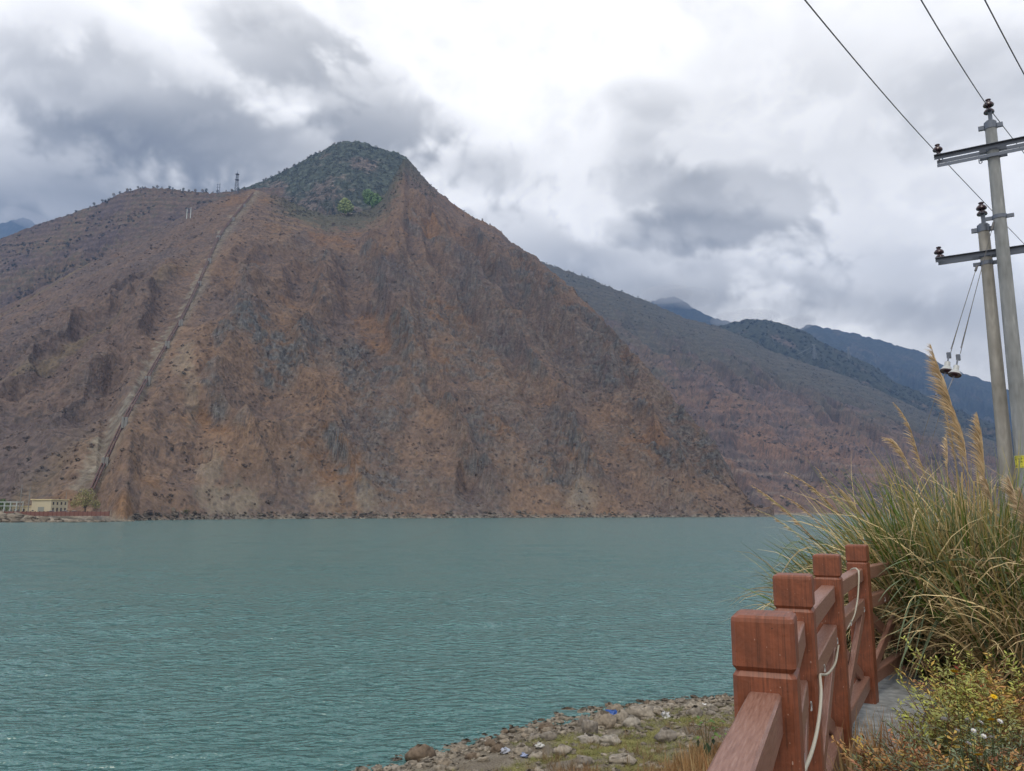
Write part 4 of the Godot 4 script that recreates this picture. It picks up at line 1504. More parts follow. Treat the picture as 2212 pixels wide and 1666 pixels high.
var posts := [Vector2(0.02, 0.62), Vector2(0.667, 2.18), Vector2(1.21, 3.52), Vector2(1.99, 5.15), Vector2(2.82, 6.65), Vector2(3.78, 7.92), Vector2(4.95, 9.0)]

func build_fence() -> void:
	var ground := EYE - 1.5
	var o := thing("railing", "red brown painted wooden railing with square posts and crossed braces beside the lake", "railing")
	var shaft := Mb.new()
	square_prof(shaft, [[0.078, 0.0], [0.078, 1.106], [0.070, 1.118]], 0.011, false)
	var head := Mb.new()
	square_prof(head, [[0.070, 1.118], [0.078, 1.130], [0.078, 1.240], [0.076, 1.250], [0.066, 1.256]], 0.011)
	var shaft_m := shaft.mesh()
	var head_m := head.mesh()
	for i in posts.size():
		var a: Vector2 = posts[maxi(i - 1, 0)]
		var b: Vector2 = posts[mini(i + 1, posts.size() - 1)]
		var p := part("post", shaft_m, M.paint_upright, o)
		p.position = Vector3(posts[i].x, ground - 0.02, -posts[i].y)
		p.rotation.y = -atan2(b.x - a.x, b.y - a.y)
		part("post_head", head_m, M.paint_upright, p)
	var beam := func(a: Vector3, b: Vector3, w: float, h: float, called: String, bevel: float) -> void:
		var m := Mb.new()
		m.box(Transform3D(), Vector3(w, h, a.distance_to(b)), bevel)
		var r := part(called, m.mesh(), M.paint_along, o)
		var z := (b - a).normalized()
		var s := Vector3.UP.cross(z).normalized()
		r.transform = Transform3D(Basis(s, z.cross(s), z), (a + b) * 0.5)
	for i in posts.size() - 1:
		var d: Vector2 = (posts[i + 1] - posts[i]).normalized()
		var a2: Vector2 = posts[i] + d * 0.070
		var b2: Vector2 = posts[i + 1] - d * 0.070
		var a := Vector3(a2.x, ground, -a2.y)
		var b := Vector3(b2.x, ground, -b2.y)
		for y in [1.0, 0.765, 0.17]:
			beam.call(a + Vector3(0, y, 0), b + Vector3(0, y, 0), 0.080, 0.100, "rail", 0.006)
		var side := Vector3(d.y, 0, d.x)
		var lo := 0.21
		var hi := 0.725
		beam.call(a.lerp(b, 0.02) + Vector3(0, lo, 0) + side * 0.019, a.lerp(b, 0.98) + Vector3(0, hi, 0) + side * 0.019, 0.036, 0.085, "brace", 0.004)
		beam.call(a.lerp(b, 0.02) + Vector3(0, hi, 0) - side * 0.019, a.lerp(b, 0.98) + Vector3(0, lo, 0) - side * 0.019, 0.036, 0.085, "brace", 0.004)
		if i > 0:
			for f in ([0.85, 0.3] if i < 4 else [0.35]):
				var c: Vector3 = a.lerp(b, f) + Vector3(0, 0.755, 0) + side * 0.052
				var hook := Mb.new()
				var ps := []
				var rs := []
				for k in 7:
					var ang := PI * (0.35 + 1.3 * k / 6.0)
					ps.append(c + Vector3(0, sin(ang) * 0.016, 0) - (b - a).normalized() * cos(ang) * 0.014 + side * 0.003)
					rs.append(0.0035)
				hook.tube(ps, rs, 5)
				part("cable_clip", hook.mesh(), M.porcelain_pale, o)
	# the concrete strip it stands on
	var k := Mb.new()
	for i in posts.size() - 1:
		var d: Vector2 = (posts[i + 1] - posts[i]).normalized()
		var s := Vector3(d.y, 0, d.x) * 0.10
		k.bar(Vector3(posts[i].x, ground - 0.45, -posts[i].y) + s, Vector3(posts[i + 1].x, ground - 0.45 + 0.0015 * i, -posts[i + 1].y) + s, 0.62, 0.92, 0.012)
	single("kerb_strip", k.mesh(), M.concrete_slab, "grey concrete strip under the railing posts", "kerb")
	# the pale cable tied along it
	var c1 := []
	for q in [[1838, 1231, 6.30], [1846, 1228, 6.22], [1855, 1233, 6.14], [1855, 1262, 6.10], [1853, 1292, 6.06], [1846, 1328, 5.9], [1834, 1352, 5.6], [1818, 1374, 5.35], [1812, 1392, 5.1], [1806, 1428, 4.6], [1797, 1446, 4.2], [1786, 1457, 3.85], [1772, 1458, 3.5]]:
		c1.append(at_depth(q[0], q[1], q[2]))
	for q in [[1772, 1466, 3.38], [1774, 1490, 3.2], [1772, 1530, 3.0], [1765, 1580, 2.75], [1752, 1630, 2.5], [1730, 1680, 2.3], [1690, 1760, 2.0]]:
		c1.append(at_depth(q[0], q[1], q[2]))
	var cv := Curve3D.new()
	for i in c1.size():
		var tan: Vector3 = (c1[mini(i + 1, c1.size() - 1)] - c1[maxi(i - 1, 0)]) * 0.16
		cv.add_point(c1[i], -tan, tan)
	var pts := []
	var rs := []
	for i in 90:
		pts.append(cv.sample_baked(cv.get_baked_length() * i / 89.0, true))
		rs.append(0.0058)
	var cm := Mb.new()
	cm.tube(pts, rs, 8)
	single("cable", cm.mesh(), M.cable, "pale off white cable hanging in loops along the railing", "cable")

# ---------------------------------------------------------------- power poles
func pin_insulator(at: Vector3, s: float, m: StandardMaterial3D, parent: Node) -> void:
	var k := Mb.new()
	k.lathe(at, [[0.0, -0.07], [0.014, -0.07], [0.014, 0.01], [0.085, 0.0], [0.093, 0.018], [0.085, 0.045], [0.06, 0.075], [0.035, 0.09], [0.032, 0.105], [0.048, 0.115], [0.046, 0.132], [0.02, 0.142], [0.0, 0.143]].map(func(q): return [q[0] * s, q[1] * s]), 16)
	part("insulator", k.mesh(), m, parent)

func angle_iron(m: Mb, a: Vector3, b: Vector3, w: float, out: Vector3) -> void:
	# an L section: an upright leg and a level one on its top
	m.bar(a, b, 0.008, w)
	var up := Vector3(0, w * 0.5 - 0.004, 0)
	m.bar(a + up + out * (w * 0.5 + 0.0045), b + up + out * (w * 0.5 + 0.0045), w, 0.008)

func clamp_band(m: Mb, y: float, r: float, yaw: float, ears := true) -> void:
	m.lathe(Vector3(0, y, 0), [[r, -0.035], [r + 0.009, -0.035], [r + 0.009, 0.035], [r, 0.035]], 24)
	if ears:
		for s in [-1.0, 1.0]:
			m.box(Transform3D(Basis(Vector3.UP, yaw), Vector3(s * (r + 0.06), y, 0).rotated(Vector3.UP, yaw)), Vector3(0.12, 0.07, 0.035), 0.003)

func build_poles() -> void:
	var ground := EYE - 1.6
	var t1 := at_depth(2139, 264, 14.0)
	var t2 := at_depth(2124, 486, 14.35)
	# direction of the crossarms
	var arm := Vector3(-0.80, 0, -0.50).normalized()
	var yaw := atan2(-arm.z, arm.x)
	var out := Vector3(-arm.z, 0, arm.x)
	if out.z < 0: out = -out
	var list := [[t1, "power_pole", "taller grey concrete power pole with double steel crossarm, nearer the right edge", M.concrete, 0.095], [t2, "power_pole", "shorter warm grey concrete pole with single crossarm, just left of the taller pole", M.concrete_warm, 0.095]]
	for n in 2:
		var top: Vector3 = list[n][0]
		var h := top.y - ground
		var o := thing(list[n][1], list[n][2], "power pole", Vector3(top.x, ground, top.z), "concrete power poles behind the pampas grass")
		var m := Mb.new()
		var prof := []
		for i in 13:
			var f := i / 12.0
			prof.append([list[n][4] + h * (1.0 - f) / 150.0, -1.0 + (h + 1.0) * f if i else -1.0])
		prof.append([0.0, h])
		m.lathe(Vector3.ZERO, prof, 28)
		part("shaft", m.mesh(), list[n][3], o)
		# bracket at the head
		m = Mb.new()
		m.lathe(Vector3(0, h - 0.02, 0), [[0.098, -0.12], [0.106, -0.12], [0.106, 0.01], [0.07, 0.045], [0.0, 0.06]], 24)
		for s in [-1.0, 1.0]:
			m.box(Transform3D(Basis(Vector3.UP, yaw), Vector3(s * 0.15, h - 0.09, 0).rotated(Vector3.UP, yaw)), Vector3(0.10, 0.085, 0.05), 0.004)
		m.box(Transform3D(Basis(Vector3.UP, yaw), Vector3(0, h + 0.10, 0.02)), Vector3(0.07, 0.28, 0.012))
		m.box(Transform3D(Basis(Vector3.UP, yaw), Vector3(0.0, h + 0.21, 0.0)), Vector3(0.055, 0.02, 0.24))
		part("head_bracket", m.mesh(), M.galvanised, o)
		for s in [-1.0, 1.0]:
			pin_insulator(Vector3(0, h + 0.27 - (0.04 if s < 0 else 0.0), 0) + out * 0.11 * s, 1.0, M.porcelain, o)
		# crossarm
		var drop := 0.75 if n == 0 else 1.13
		var arm_h: float = at_depth(2140, 321, 14.0).y - ground if n == 0 else at_depth(2128, 551, 14.35).y - ground
		var r_here := 0.095 + (h - arm_h) / 150.0
		var len_l := 0.96 if n == 0 else 0.83
		var len_r := 1.02
		m = Mb.new()
		var c := Vector3(0, arm_h, 0)
		angle_iron(m, c + arm * len_l + out * (r_here + 0.02), c - arm * len_r + out * (r_here + 0.02), 0.075, out)
		part("crossarm", m.mesh(), M.galvanised, o)
		m = Mb.new()
		var lower := -0.17 if n == 0 else 0.0
		angle_iron(m, c + arm * (len_l - 0.03) - out * (r_here + 0.02) + Vector3(0, 0.001, 0), c - arm * len_r - out * (r_here + 0.02) + Vector3(0, 0.001, 0), 0.07, -out)
		part("crossarm", m.mesh(), M.galvanised, o)
		if n == 0:
			m = Mb.new()
			m.bar(c + arm * (len_l - 0.04) + out * (r_here + 0.03) + Vector3(0, lower, 0), c - arm * len_r + out * (r_here + 0.03) + Vector3(0, lower, 0), 0.012, 0.06)
			part("crossarm_strap", m.mesh(), M.galvanised, o)
		m = Mb.new()
		clamp_band(m, arm_h - 0.02, r_here + 0.001, yaw)
		clamp_band(m, arm_h - 0.16, r_here + 0.003, yaw)
		part("clamp", m.mesh(), M.galvanised, o)
		if n == 0:
			m = Mb.new()
			m.tube([c + arm * 0.19 + Vector3(0, -0.20, 0) + out * r_here, c + arm * 0.19 + Vector3(0, -0.27, 0) + out * (r_here + 0.01), c + arm * 0.215 + Vector3(0, -0.285, 0) + out * r_here, c + arm * 0.235 + Vector3(0, -0.27, 0) + out * r_here, c + arm * 0.235 + Vector3(0, -0.20, 0) + out * r_here], [0.009, 0.009, 0.009, 0.009, 0.009], 6)
			part("shackle", m.mesh(), M.galvanised, o)
		for s in [-1.0, 1.0]:
			for e in [-1.0, 1.0]:
				pin_insulator(c + arm * e * ((len_l if e > 0.0 else len_r) - 0.07) + out * (r_here + 0.02) * s + Vector3(0, 0.11 + 0.02 * s, 0), 0.95, M.porcelain, o)
		if n == 0:
			m = Mb.new()
			var ch: float = at_depth(2163, 469, 14.0).y - ground
			clamp_band(m, ch, 0.096 + (h - ch) / 150.0, yaw)
			part("clamp", m.mesh(), M.galvanised, o)
			# the yellow notice tied round the shaft
			var sy: float = at_depth(2203, 998, 14.0).y - ground
			var r0 := 0.099 + (h - sy) / 150.0
			var sm := Mb.new()
			var cols := 16
			var uvs := PackedVector2Array()
			for i in cols + 1:
				var a := -1.25 + 2.5 * i / cols
				var nn := Vector3(sin(a), 0, cos(a)).rotated(Vector3.UP, -0.62)
				for k in 2:
					sm.vert(Vector3(0, sy + (0.105 if k else -0.105), 0) + nn * r0, nn, Color.WHITE)
					uvs.append(Vector2(float(i) / cols, 1.0 - k))
			for i in cols: sm.quad(i * 2, i * 2 + 2, i * 2 + 3, i * 2 + 1)
			var arr := []
			arr.resize(Mesh.ARRAY_MAX)
			arr[Mesh.ARRAY_VERTEX] = sm.v
			arr[Mesh.ARRAY_NORMAL] = sm.n
			arr[Mesh.ARRAY_TEX_UV] = uvs
			arr[Mesh.ARRAY_INDEX] = sm.ix
			var me := ArrayMesh.new()
			me.add_surface_from_arrays(Mesh.PRIMITIVE_TRIANGLES, arr)
			var notice := mat(Color.WHITE, 0.5)
			notice.albedo_texture = notice_picture()
			tag(part("notice", me, notice, o), "yellow notice with black marks wrapped round the taller pole", "")
	# wires over the head of the photographer and on into the valley
	var wires := [
		[at_depth(1690, -60, 7.2), t1 + arm * 0.90 + Vector3(0, -0.47, 0) + out * 0.2, at_depth(2420, 690, 40.0), "power line to the left end of the taller pole's crossarm"],
		[at_depth(1955, -60, 8.0), t1 + Vector3(0, 0.34, 0) - out * 0.1, at_depth(2420, 545, 40.0), "power line over the very top of the taller pole"],
		[at_depth(2097, -60, 8.4), t1 - arm * 0.96 + Vector3(0, -0.47, 0) + out * 0.2, at_depth(2520, 560, 40.0), "power line at the top right corner to the taller pole's right arm end"],
	]
	for w in wires:
		w[2] = w[1] + (w[2] - w[1]) * 4.0
		var ps := []
		for i in 17:
			var f := i / 16.0
			ps.append(w[0].lerp(w[1], f) - Vector3(0, 0.22 * f * (1.0 - f), 0))
		for i in range(1, 49):
			var f := i / 48.0
			ps.append(w[1].lerp(w[2], f) - Vector3(0, 6.4 * f * (1.0 - f), 0))
		var rs := []
		for p in ps: rs.append(0.0085)
		var m := Mb.new()
		m.tube(ps, rs, 6)
		single("power_line", m.mesh(), M.wire, w[3], "power line", Vector3.ZERO, "overhead power lines")
	# stays with disc insulators
	for q in [[[2111, 574, 14.15], [2049, 771, 13.7], [2045, 800, 13.66], [2022, 855, 13.5], [1880, 1300, 12.2], "rear wire stay with pale disc insulator half hidden by the tallest plume"], [[2147, 480, 13.95], [2069, 777, 13.5], [2063, 808, 13.46], [2040, 862, 13.3], [1910, 1300, 12.0], "front wire stay with brown rimmed disc insulator left of the poles"]]:
		var o := thing("stay_wire", q[5], "stay wire", Vector3.ZERO, "stays of the power poles")
		var pt := []
		for i in 5: pt.append(at_depth(q[i][0], q[i][1], q[i][2]))
		var m := Mb.new()
		var half := Vector3(0.012, 0, 0.012)
		m.tube([pt[0], pt[0].lerp(pt[1], 0.06)], [0.022, 0.022], 6)
		m.tube([pt[0].lerp(pt[1], 0.05), pt[1].lerp(pt[0], 0.08)], [0.006, 0.006], 5)
		m.tube([pt[0].lerp(pt[1], 0.6), pt[1].lerp(pt[0], 0.04) + half], [0.006, 0.006], 5)
		part("upper_wire", m.mesh(), M.wire, o)
		m = Mb.new()
		m.box(Transform3D(Basis(), pt[1].lerp(pt[0], 0.015)), Vector3(0.075, 0.11, 0.03), 0.008)
		m.tube([pt[1], pt[2] + (pt[1] - pt[2]) * 0.35], [0.014, 0.014], 6)
		m.tube([pt[2], pt[3].lerp(pt[2], 0.4), pt[3]], [0.016, 0.012, 0.016], 6)
		part("fitting", m.mesh(), M.galvanised, o)
		var ax: Vector3 = (pt[1] - pt[2]).normalized()
		m = Mb.new()
		m.lathe(pt[2], [[0.0, 0.16], [0.045, 0.155], [0.05, 0.07], [0.07, 0.05], [0.085, 0.02], [0.105, 0.0], [0.105, -0.012]], 20, Color.WHITE, ax)
		var ins := part("insulator", m.mesh(), M.porcelain_pale, o)
		m = Mb.new()
		m.lathe(pt[2], [[0.105, -0.012], [0.10, -0.03], [0.06, -0.025], [0.03, -0.05], [0.0, -0.05]], 20, Color.WHITE, ax)
		part("rim", m.mesh(), M.porcelain, ins)
		m = Mb.new()
		m.tube([pt[3], pt[4]], [0.005, 0.005], 5)
		part("lower_wire", m.mesh(), M.wire, o)

func notice_picture() -> ImageTexture:
	# yellow print: border, a figure under a bolt at the left, two rows of strokes, then the letters N7
	var w := 256
	var h := 128
	var im := Image.create(w, h, false, Image.FORMAT_RGB8)
	im.fill(Color8(206, 200, 62))
	var ink := Color8(70, 72, 14)
	im.fill_rect(Rect2i(4, 8, w - 8, 3), ink)
	im.fill_rect(Rect2i(4, h - 11, w - 8, 3), ink)
	im.fill_rect(Rect2i(6, 12, 44, 14), Color8(150, 150, 46))
	im.fill_rect(Rect2i(6, h - 26, 44, 12), Color8(110, 110, 30))
	for y in range(30, 62):
		var half := int((62 - y) * 0.4) + 2
		im.fill_rect(Rect2i(32 - half, y, half * 2, 1), ink)
	im.fill_rect(Rect2i(25, 64, 7, 34), ink)
	im.fill_rect(Rect2i(46, 80, 4, 30), ink)
	var r := RandomNumberGenerator.new()
	r.seed = 5
	for row in 2:
		for k in 5:
			var x0 := 62 + k * 34
			var y0 := 22 + row * 32
			for s in 3: im.fill_rect(Rect2i(x0 + r.randi() % 5, y0 + s * 8 + r.randi() % 3, 16 + r.randi() % 8, 4), ink)
			for s in 2: im.fill_rect(Rect2i(x0 + 5 + s * 11, y0 + r.randi() % 4, 4, 20), ink)
	for k in 18:
		im.fill_rect(Rect2i(70, 88 + k, 4, 1), ink)
		im.fill_rect(Rect2i(84, 88 + k, 4, 1), ink)
		im.fill_rect(Rect2i(72 + int(k * 0.7), 88 + k, 4, 1), ink)
		im.fill_rect(Rect2i(110 - int(k * 0.5), 88 + k, 4, 1), ink)
	im.fill_rect(Rect2i(98, 88, 16, 4), ink)
	return ImageTexture.create_from_image(im)

# ---------------------------------------------------------------- pampas grass
func blade(m: Mb, r: RandomNumberGenerator, p: Vector3, dir: Vector3, length: float, w: float, droop: float, wind: Vector3, c0: Color, c1: Color, seg := 8, curl := 0.0) -> void:
	var ps := PackedVector3Array()
	var d := dir.normalized()
	var step := length / seg
	var turn := Vector3(r.randfn(), r.randfn() * 0.4, r.randfn()) * curl
	ps.append(p)
	for i in seg:
		var f := float(i + 1) / seg
		d = (d + Vector3(0, -droop * f * f, 0) + wind * f + turn * f).normalized()
		p += d * step
		ps.append(p)
	var side := Vector3(r.randfn(), r.randfn() * 0.3, r.randfn()).normalized()
	m.ribbon(ps, w, side, c0, c1, 0.35)

func clump(o: Node3D, r: RandomNumberGenerator, spread: float, green: int, dry: int, dead: int, lmin: float, lmax: float, lean: Vector3, wind: Vector3, droop := 0.16) -> void:
	var m := Mb.new()
	for i in green + dry:
		var a := r.randf() * TAU
		var q := sqrt(r.randf())
		var base := Vector3(cos(a), 0, sin(a)) * spread * q
		var outward := Vector3(cos(a), 0, sin(a)) * (0.06 + 0.48 * q * r.randf())
		var dir := Vector3(0, 1, 0) + outward + lean * r.randf_range(0.3, 1.2) + Vector3(r.randfn(), 0, r.randfn()) * 0.10
		var l := r.randf_range(lmin, lmax) * (0.7 + 0.3 * r.randf())
		var is_dry := i >= green
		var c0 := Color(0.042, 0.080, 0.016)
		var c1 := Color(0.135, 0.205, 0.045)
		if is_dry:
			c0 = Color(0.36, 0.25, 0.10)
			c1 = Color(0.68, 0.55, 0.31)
		elif r.randf() < 0.30:
			c0 = Color(0.12, 0.17, 0.09)
			c1 = Color(0.25, 0.30, 0.18)
		elif r.randf() < 0.35:
			c1 = Color(0.38, 0.32, 0.12)
		var g := r.randf_range(0.75, 1.25)
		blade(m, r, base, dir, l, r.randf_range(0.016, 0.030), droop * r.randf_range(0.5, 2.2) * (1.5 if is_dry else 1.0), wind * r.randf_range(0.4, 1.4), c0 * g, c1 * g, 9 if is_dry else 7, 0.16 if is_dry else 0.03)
	# the dead skirt, hanging
	for i in dead:
		var a := r.randf() * TAU
		var q := spread * r.randf_range(0.55, 1.25)
		var base := Vector3(cos(a) * q, r.randf_range(0.15, 1.15), sin(a) * q)
		var dir := Vector3(cos(a), r.randf_range(-0.2, 0.9), sin(a)) + Vector3(r.randfn(), r.randfn() * 0.5, r.randfn()) * 0.4
		var c := Color(0.20, 0.13, 0.070).lerp(Color(0.42, 0.31, 0.18), r.randf())
		if r.randf() < 0.25: c = Color(0.07, 0.085, 0.04)
		blade(m, r, base, dir, r.randf_range(0.3, 0.85), r.randf_range(0.010, 0.022), 0.55, Vector3.ZERO, c * 0.8, c, 5, 0.18)
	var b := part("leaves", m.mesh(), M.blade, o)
	b.set_meta("kind", "stuff")

func long_leaf(o: Node3D, r: RandomNumberGenerator, from: Vector3, via: Vector3, to: Vector3, w: float, c: Color) -> void:
	# one arching leaf one can pick out, through three points
	var ps := PackedVector3Array()
	for i in 13:
		var f := i / 12.0
		ps.append(from.lerp(via, f).lerp(via.lerp(to, f), f) - o.position)
	var m := Mb.new()
	m.ribbon(ps, w, Vector3(r.randfn(), 0.2, r.randfn()).normalized(), c * 0.85, c, 0.4)
	part("long_leaf", m.mesh(), M.blade, o)

func arcs(o: Node3D, r: RandomNumberGenerator, base: Vector3, count: int, spread: float, lean: Vector3) -> void:
	# the leaves in front that one can follow from root to tip
	for i in count:
		var a := r.randf() * TAU
		var q := base + Vector3(cos(a), 0, sin(a)) * spread * r.randf()
		var d := (Vector3(r.randfn() * 0.7, 0, r.randfn() * 0.5) + lean).normalized()
		var reach := r.randf_range(0.45, 1.25)
		var h := r.randf_range(0.95, 1.75)
		var via := q + Vector3(d.x * reach * 0.45, h * 1.35, d.z * reach * 0.45)
		var tip := q + Vector3(d.x * reach, h * r.randf_range(0.25, 0.85), d.z * reach)
		var c := Color(0.15, 0.215, 0.075).lerp(Color(0.24, 0.29, 0.16), r.randf())
		if r.randf() < 0.45: c = Color(0.46, 0.36, 0.20).lerp(Color(0.62, 0.51, 0.32), r.randf())
		long_leaf(o, r, q + Vector3(0, 0.2, 0), via, tip, r.randf_range(0.014, 0.024), c)

func plume(o: Node3D, r: RandomNumberGenerator, pts: Array, root: Vector3, fluff: float, tint: Color) -> void:
	# pts: tip first, then down to where the stalk goes into the leaves
	var line := [root - o.position]
	for i in range(pts.size() - 1, -1, -1): line.append(pts[i] - o.position)
	var cv := Curve3D.new()
	for i in line.size():
		var tn: Vector3 = (line[mini(i + 1, line.size() - 1)] - line[maxi(i - 1, 0)]) * 0.17
		cv.add_point(line[i], -tn, tn)
	var total := cv.get_baked_length()
	var head: float = 0.0
	for i in range(1, pts.size() - 1): head += pts[i - 1].distance_to(pts[i])
	var st := Mb.new()
	var ps := []
	var rs := []
	for i in 20:
		var f := i / 19.0
		ps.append(cv.sample_baked(total * f * 0.985, true))
		rs.append(lerpf(0.0075, 0.0022, f))
	st.tube(ps, rs, 6)
	var stem_tint := mat(Color(0.36, 0.25, 0.115), 0.7)
	var stem := part("stalk", st.mesh(), stem_tint, o)
	var m := Mb.new()
	var n := int(240 * fluff * clampf(head / 0.6, 0.5, 1.4))
	for i in n:
		var f := pow(r.randf(), 0.85)
		var s := total - head * (1.0 - f)
		var p := cv.sample_baked(s, true)
		var d := (cv.sample_baked(minf(s + 0.03, total), true) - cv.sample_baked(maxf(s - 0.03, 0.0), true)).normalized()
		var fat := sin(PI * clampf(0.12 + 0.86 * f, 0, 1)) * 0.8 + 0.25
		var rad := Vector3(r.randfn(), r.randfn(), r.randfn())
		rad = (rad - d * rad.dot(d)).normalized()
		var dir := d * 0.75 + rad * 0.36 + Vector3(-0.28, -0.04, 0.0)
		var g := r.randf_range(0.75, 1.2)
		blade(m, r, p, dir, r.randf_range(0.10, 0.21) * fat * fluff * 0.72, 0.011 * fat, 0.16, Vector3(-0.16, 0, 0), tint * g, tint * g * 1.15, 4, 0.05)
	var pl := part("plume", m.mesh(), M.plume, o)
	pl.set_meta("kind", "stuff")

func px_line(a: Array, d: float) -> Array:
	var out := []
	for q in a: out.append(at_depth(q[0], q[1], d))
	return out

func build_pampas() -> void:
	var r := RandomNumberGenerator.new()
	r.seed = 404
	var tan_col := Color(0.64, 0.51, 0.34)
	# the tall clump by the end of the kerb
	var b1 := at_depth(2092, 1400, 7.7)
	b1.y = 3.95
	var o := thing("pampas_grass", "tallest pampas grass clump, upright green leaves and high tan plumes, beside the poles", "pampas grass", b1, "pampas grass clumps at the railing's end")
	clump(o, r, 0.50, 1700, 1300, 1700, 1.5, 2.4, Vector3(-0.03, 0, 0.02), Vector3(-0.035, 0, 0.01), 0.12)
	for q in [[[[2012, 750], [2022, 782], [2038, 825], [2056, 877], [2079, 946], [2089, 1007], [2094, 1080]], 7.6, 1.65], [[[2040, 874], [2050, 918], [2059, 965], [2066, 1020], [2072, 1090]], 7.7, 0.55], [[[2111, 897], [2118, 940], [2124, 998], [2126, 1060], [2124, 1120]], 7.6, 1.3], [[[2045, 938], [2046, 975], [2046, 1017], [2050, 1080]], 7.5, 0.6], [[[1932, 872], [1949, 893], [1965, 923], [1984, 985], [2004, 1043], [2030, 1120]], 7.8, 0.75], [[[1908, 946], [1930, 955], [1947, 975], [1968, 1017], [1995, 1080]], 7.6, 0.85], [[[2058, 900], [2072, 960], [2082, 1020], [2090, 1100]], 7.75, 0.5]]:
		plume(o, r, px_line(q[0], q[1]), b1 + Vector3(r.randf_range(-0.15, 0.1), 0.1, r.randf_range(-0.1, 0.2)), q[2], tan_col)
	for q in [[2056, 1060, 1420], [2070, 1045, 1440], [2084, 1080, 1450], [2112, 1020, 1400], [2130, 1035, 1400], [2098, 1110, 1460], [2066, 1090, 1430], [2078, 1020, 1400], [2120, 1060, 1430], [2140, 1075, 1420], [2104, 1040, 1420], [2150, 1050, 1400], [2044, 1100, 1410], [2162, 1110, 1430]]:
		var st := Mb.new()
		var a := at_depth(q[0], q[1], 7.25)
		st.tube([a - b1, at_depth(q[0] + 3, (q[1] + q[2]) * 0.5, 7.3) - b1, Vector3(at_depth(q[0] + 8, q[2], 7.4).x - b1.x, 0.05, 0.2)], [0.007, 0.009, 0.010], 6)
		part("cut_stalk", st.mesh(), mat(Color(0.42, 0.31, 0.15), 0.7), o)
	var pale_green := Color(0.17, 0.225, 0.14)
	for q in [[2010, 1240, 1965, 1330, 1945, 1462, 6.9], [2015, 1250, 1990, 1360, 1960, 1480, 6.85], [1985, 1260, 1950, 1330, 1935, 1420, 6.9], [2030, 1265, 1985, 1300, 1905, 1345, 6.95], [2000, 1300, 1950, 1370, 1915, 1372, 6.9], [1990, 1235, 1940, 1262, 1905, 1330, 7.0], [2060, 1300, 2010, 1330, 1975, 1470, 6.8], [2045, 1225, 1960, 1180, 1890, 1250, 7.0], [2020, 1245, 1930, 1230, 1893, 1310, 7.0], [1975, 1300, 1920, 1320, 1880, 1352, 7.0], [2000, 1330, 1940, 1420, 1938, 1478, 6.8], [2040, 1320, 1990, 1400, 1970, 1490, 6.75]]:
		long_leaf(o, r, at_depth(q[0], q[1], q[6] + 0.25), at_depth(q[2], q[3], q[6]), at_depth(q[4], q[5], q[6] - 0.05), 0.016, pale_green * r.randf_range(0.85, 1.15))
	for q in [[2010, 1130, 1960, 1010, 1925, 1090, 7.2], [2000, 1120, 1950, 1000, 1880, 1070, 7.3], [2005, 1150, 1930, 1010, 1870, 1110, 7.3], [2050, 1200, 1990, 1080, 1900, 1190, 7.1], [2060, 1260, 2040, 1150, 2010, 1060, 7.0], [2100, 1300, 2030, 1250, 1900, 1270, 7.0], [2070, 1270, 2000, 1230, 1860, 1225, 7.1], [2110, 1350, 2050, 1300, 1990, 1235, 6.9], [2130, 1250, 2050, 1230, 1960, 1290, 6.95], [1990, 1110, 1935, 1045, 1882, 1040, 7.4]]:
		long_leaf(o, r, at_depth(q[0], q[1], q[6] + 0.2), at_depth(q[2], q[3], q[6]), at_depth(q[4], q[5], q[6]), 0.013, Color(0.40, 0.31, 0.17) * r.randf_range(0.8, 1.15))
	arcs(o, r, b1, 60, 0.35, Vector3(-0.25, 0, 0.55))
	# the low clump behind the railing, blown over to the left
	var b2 := at_depth(1905, 1300, 8.9)
	b2.y = 3.75
	o = thing("pampas_grass", "wind bent pampas grass clump arching left over the railing towards the lake", "pampas grass", b2, "pampas grass clumps at the railing's end")
	clump(o, r, 0.50, 1400, 1500, 800, 1.05, 1.9, Vector3(-0.22, 0, 0.05), Vector3(-0.075, 0, 0.01), 0.24)
	for q in [[[[1698, 1020], [1735, 1040], [1770, 1066], [1796, 1092], [1822, 1118], [1850, 1150]], 8.8, 0.62], [[[1626, 1050], [1664, 1076], [1701, 1107], [1735, 1140], [1766, 1173], [1800, 1205]], 8.6, 0.72], [[[1688, 1071], [1712, 1082], [1734, 1098], [1783, 1144], [1815, 1180]], 8.7, 0.55], [[[1635, 1102], [1664, 1114], [1692, 1131], [1747, 1173], [1790, 1210]], 8.5, 0.5], [[[1758, 1007], [1768, 1014], [1778, 1030], [1838, 1118], [1860, 1160]], 8.8, 0.4], [[[1818, 1059], [1840, 1084], [1861, 1115], [1880, 1150]], 8.9, 0.85]]:
		plume(o, r, px_line(q[0], q[1]), b2 + Vector3(r.randf_range(-0.3, 0.0), 0.15, r.randf_range(-0.1, 0.2)), q[2], tan_col)
	arcs(o, r, b2, 60, 0.4, Vector3(-0.75, 0, 0.30))
	# the dry clump at the right edge
	var b3 := at_depth(2235, 1400, 6.9)
	b3.y = 3.95
	o = thing("pampas_grass", "dry yellowed pampas grass clump at the right edge before the pole feet", "pampas grass", b3, "pampas grass clumps at the railing's end")
	clump(o, r, 0.42, 900, 1000, 900, 1.0, 1.65, Vector3(-0.05, 0, 0.0), Vector3(-0.03, 0, 0))
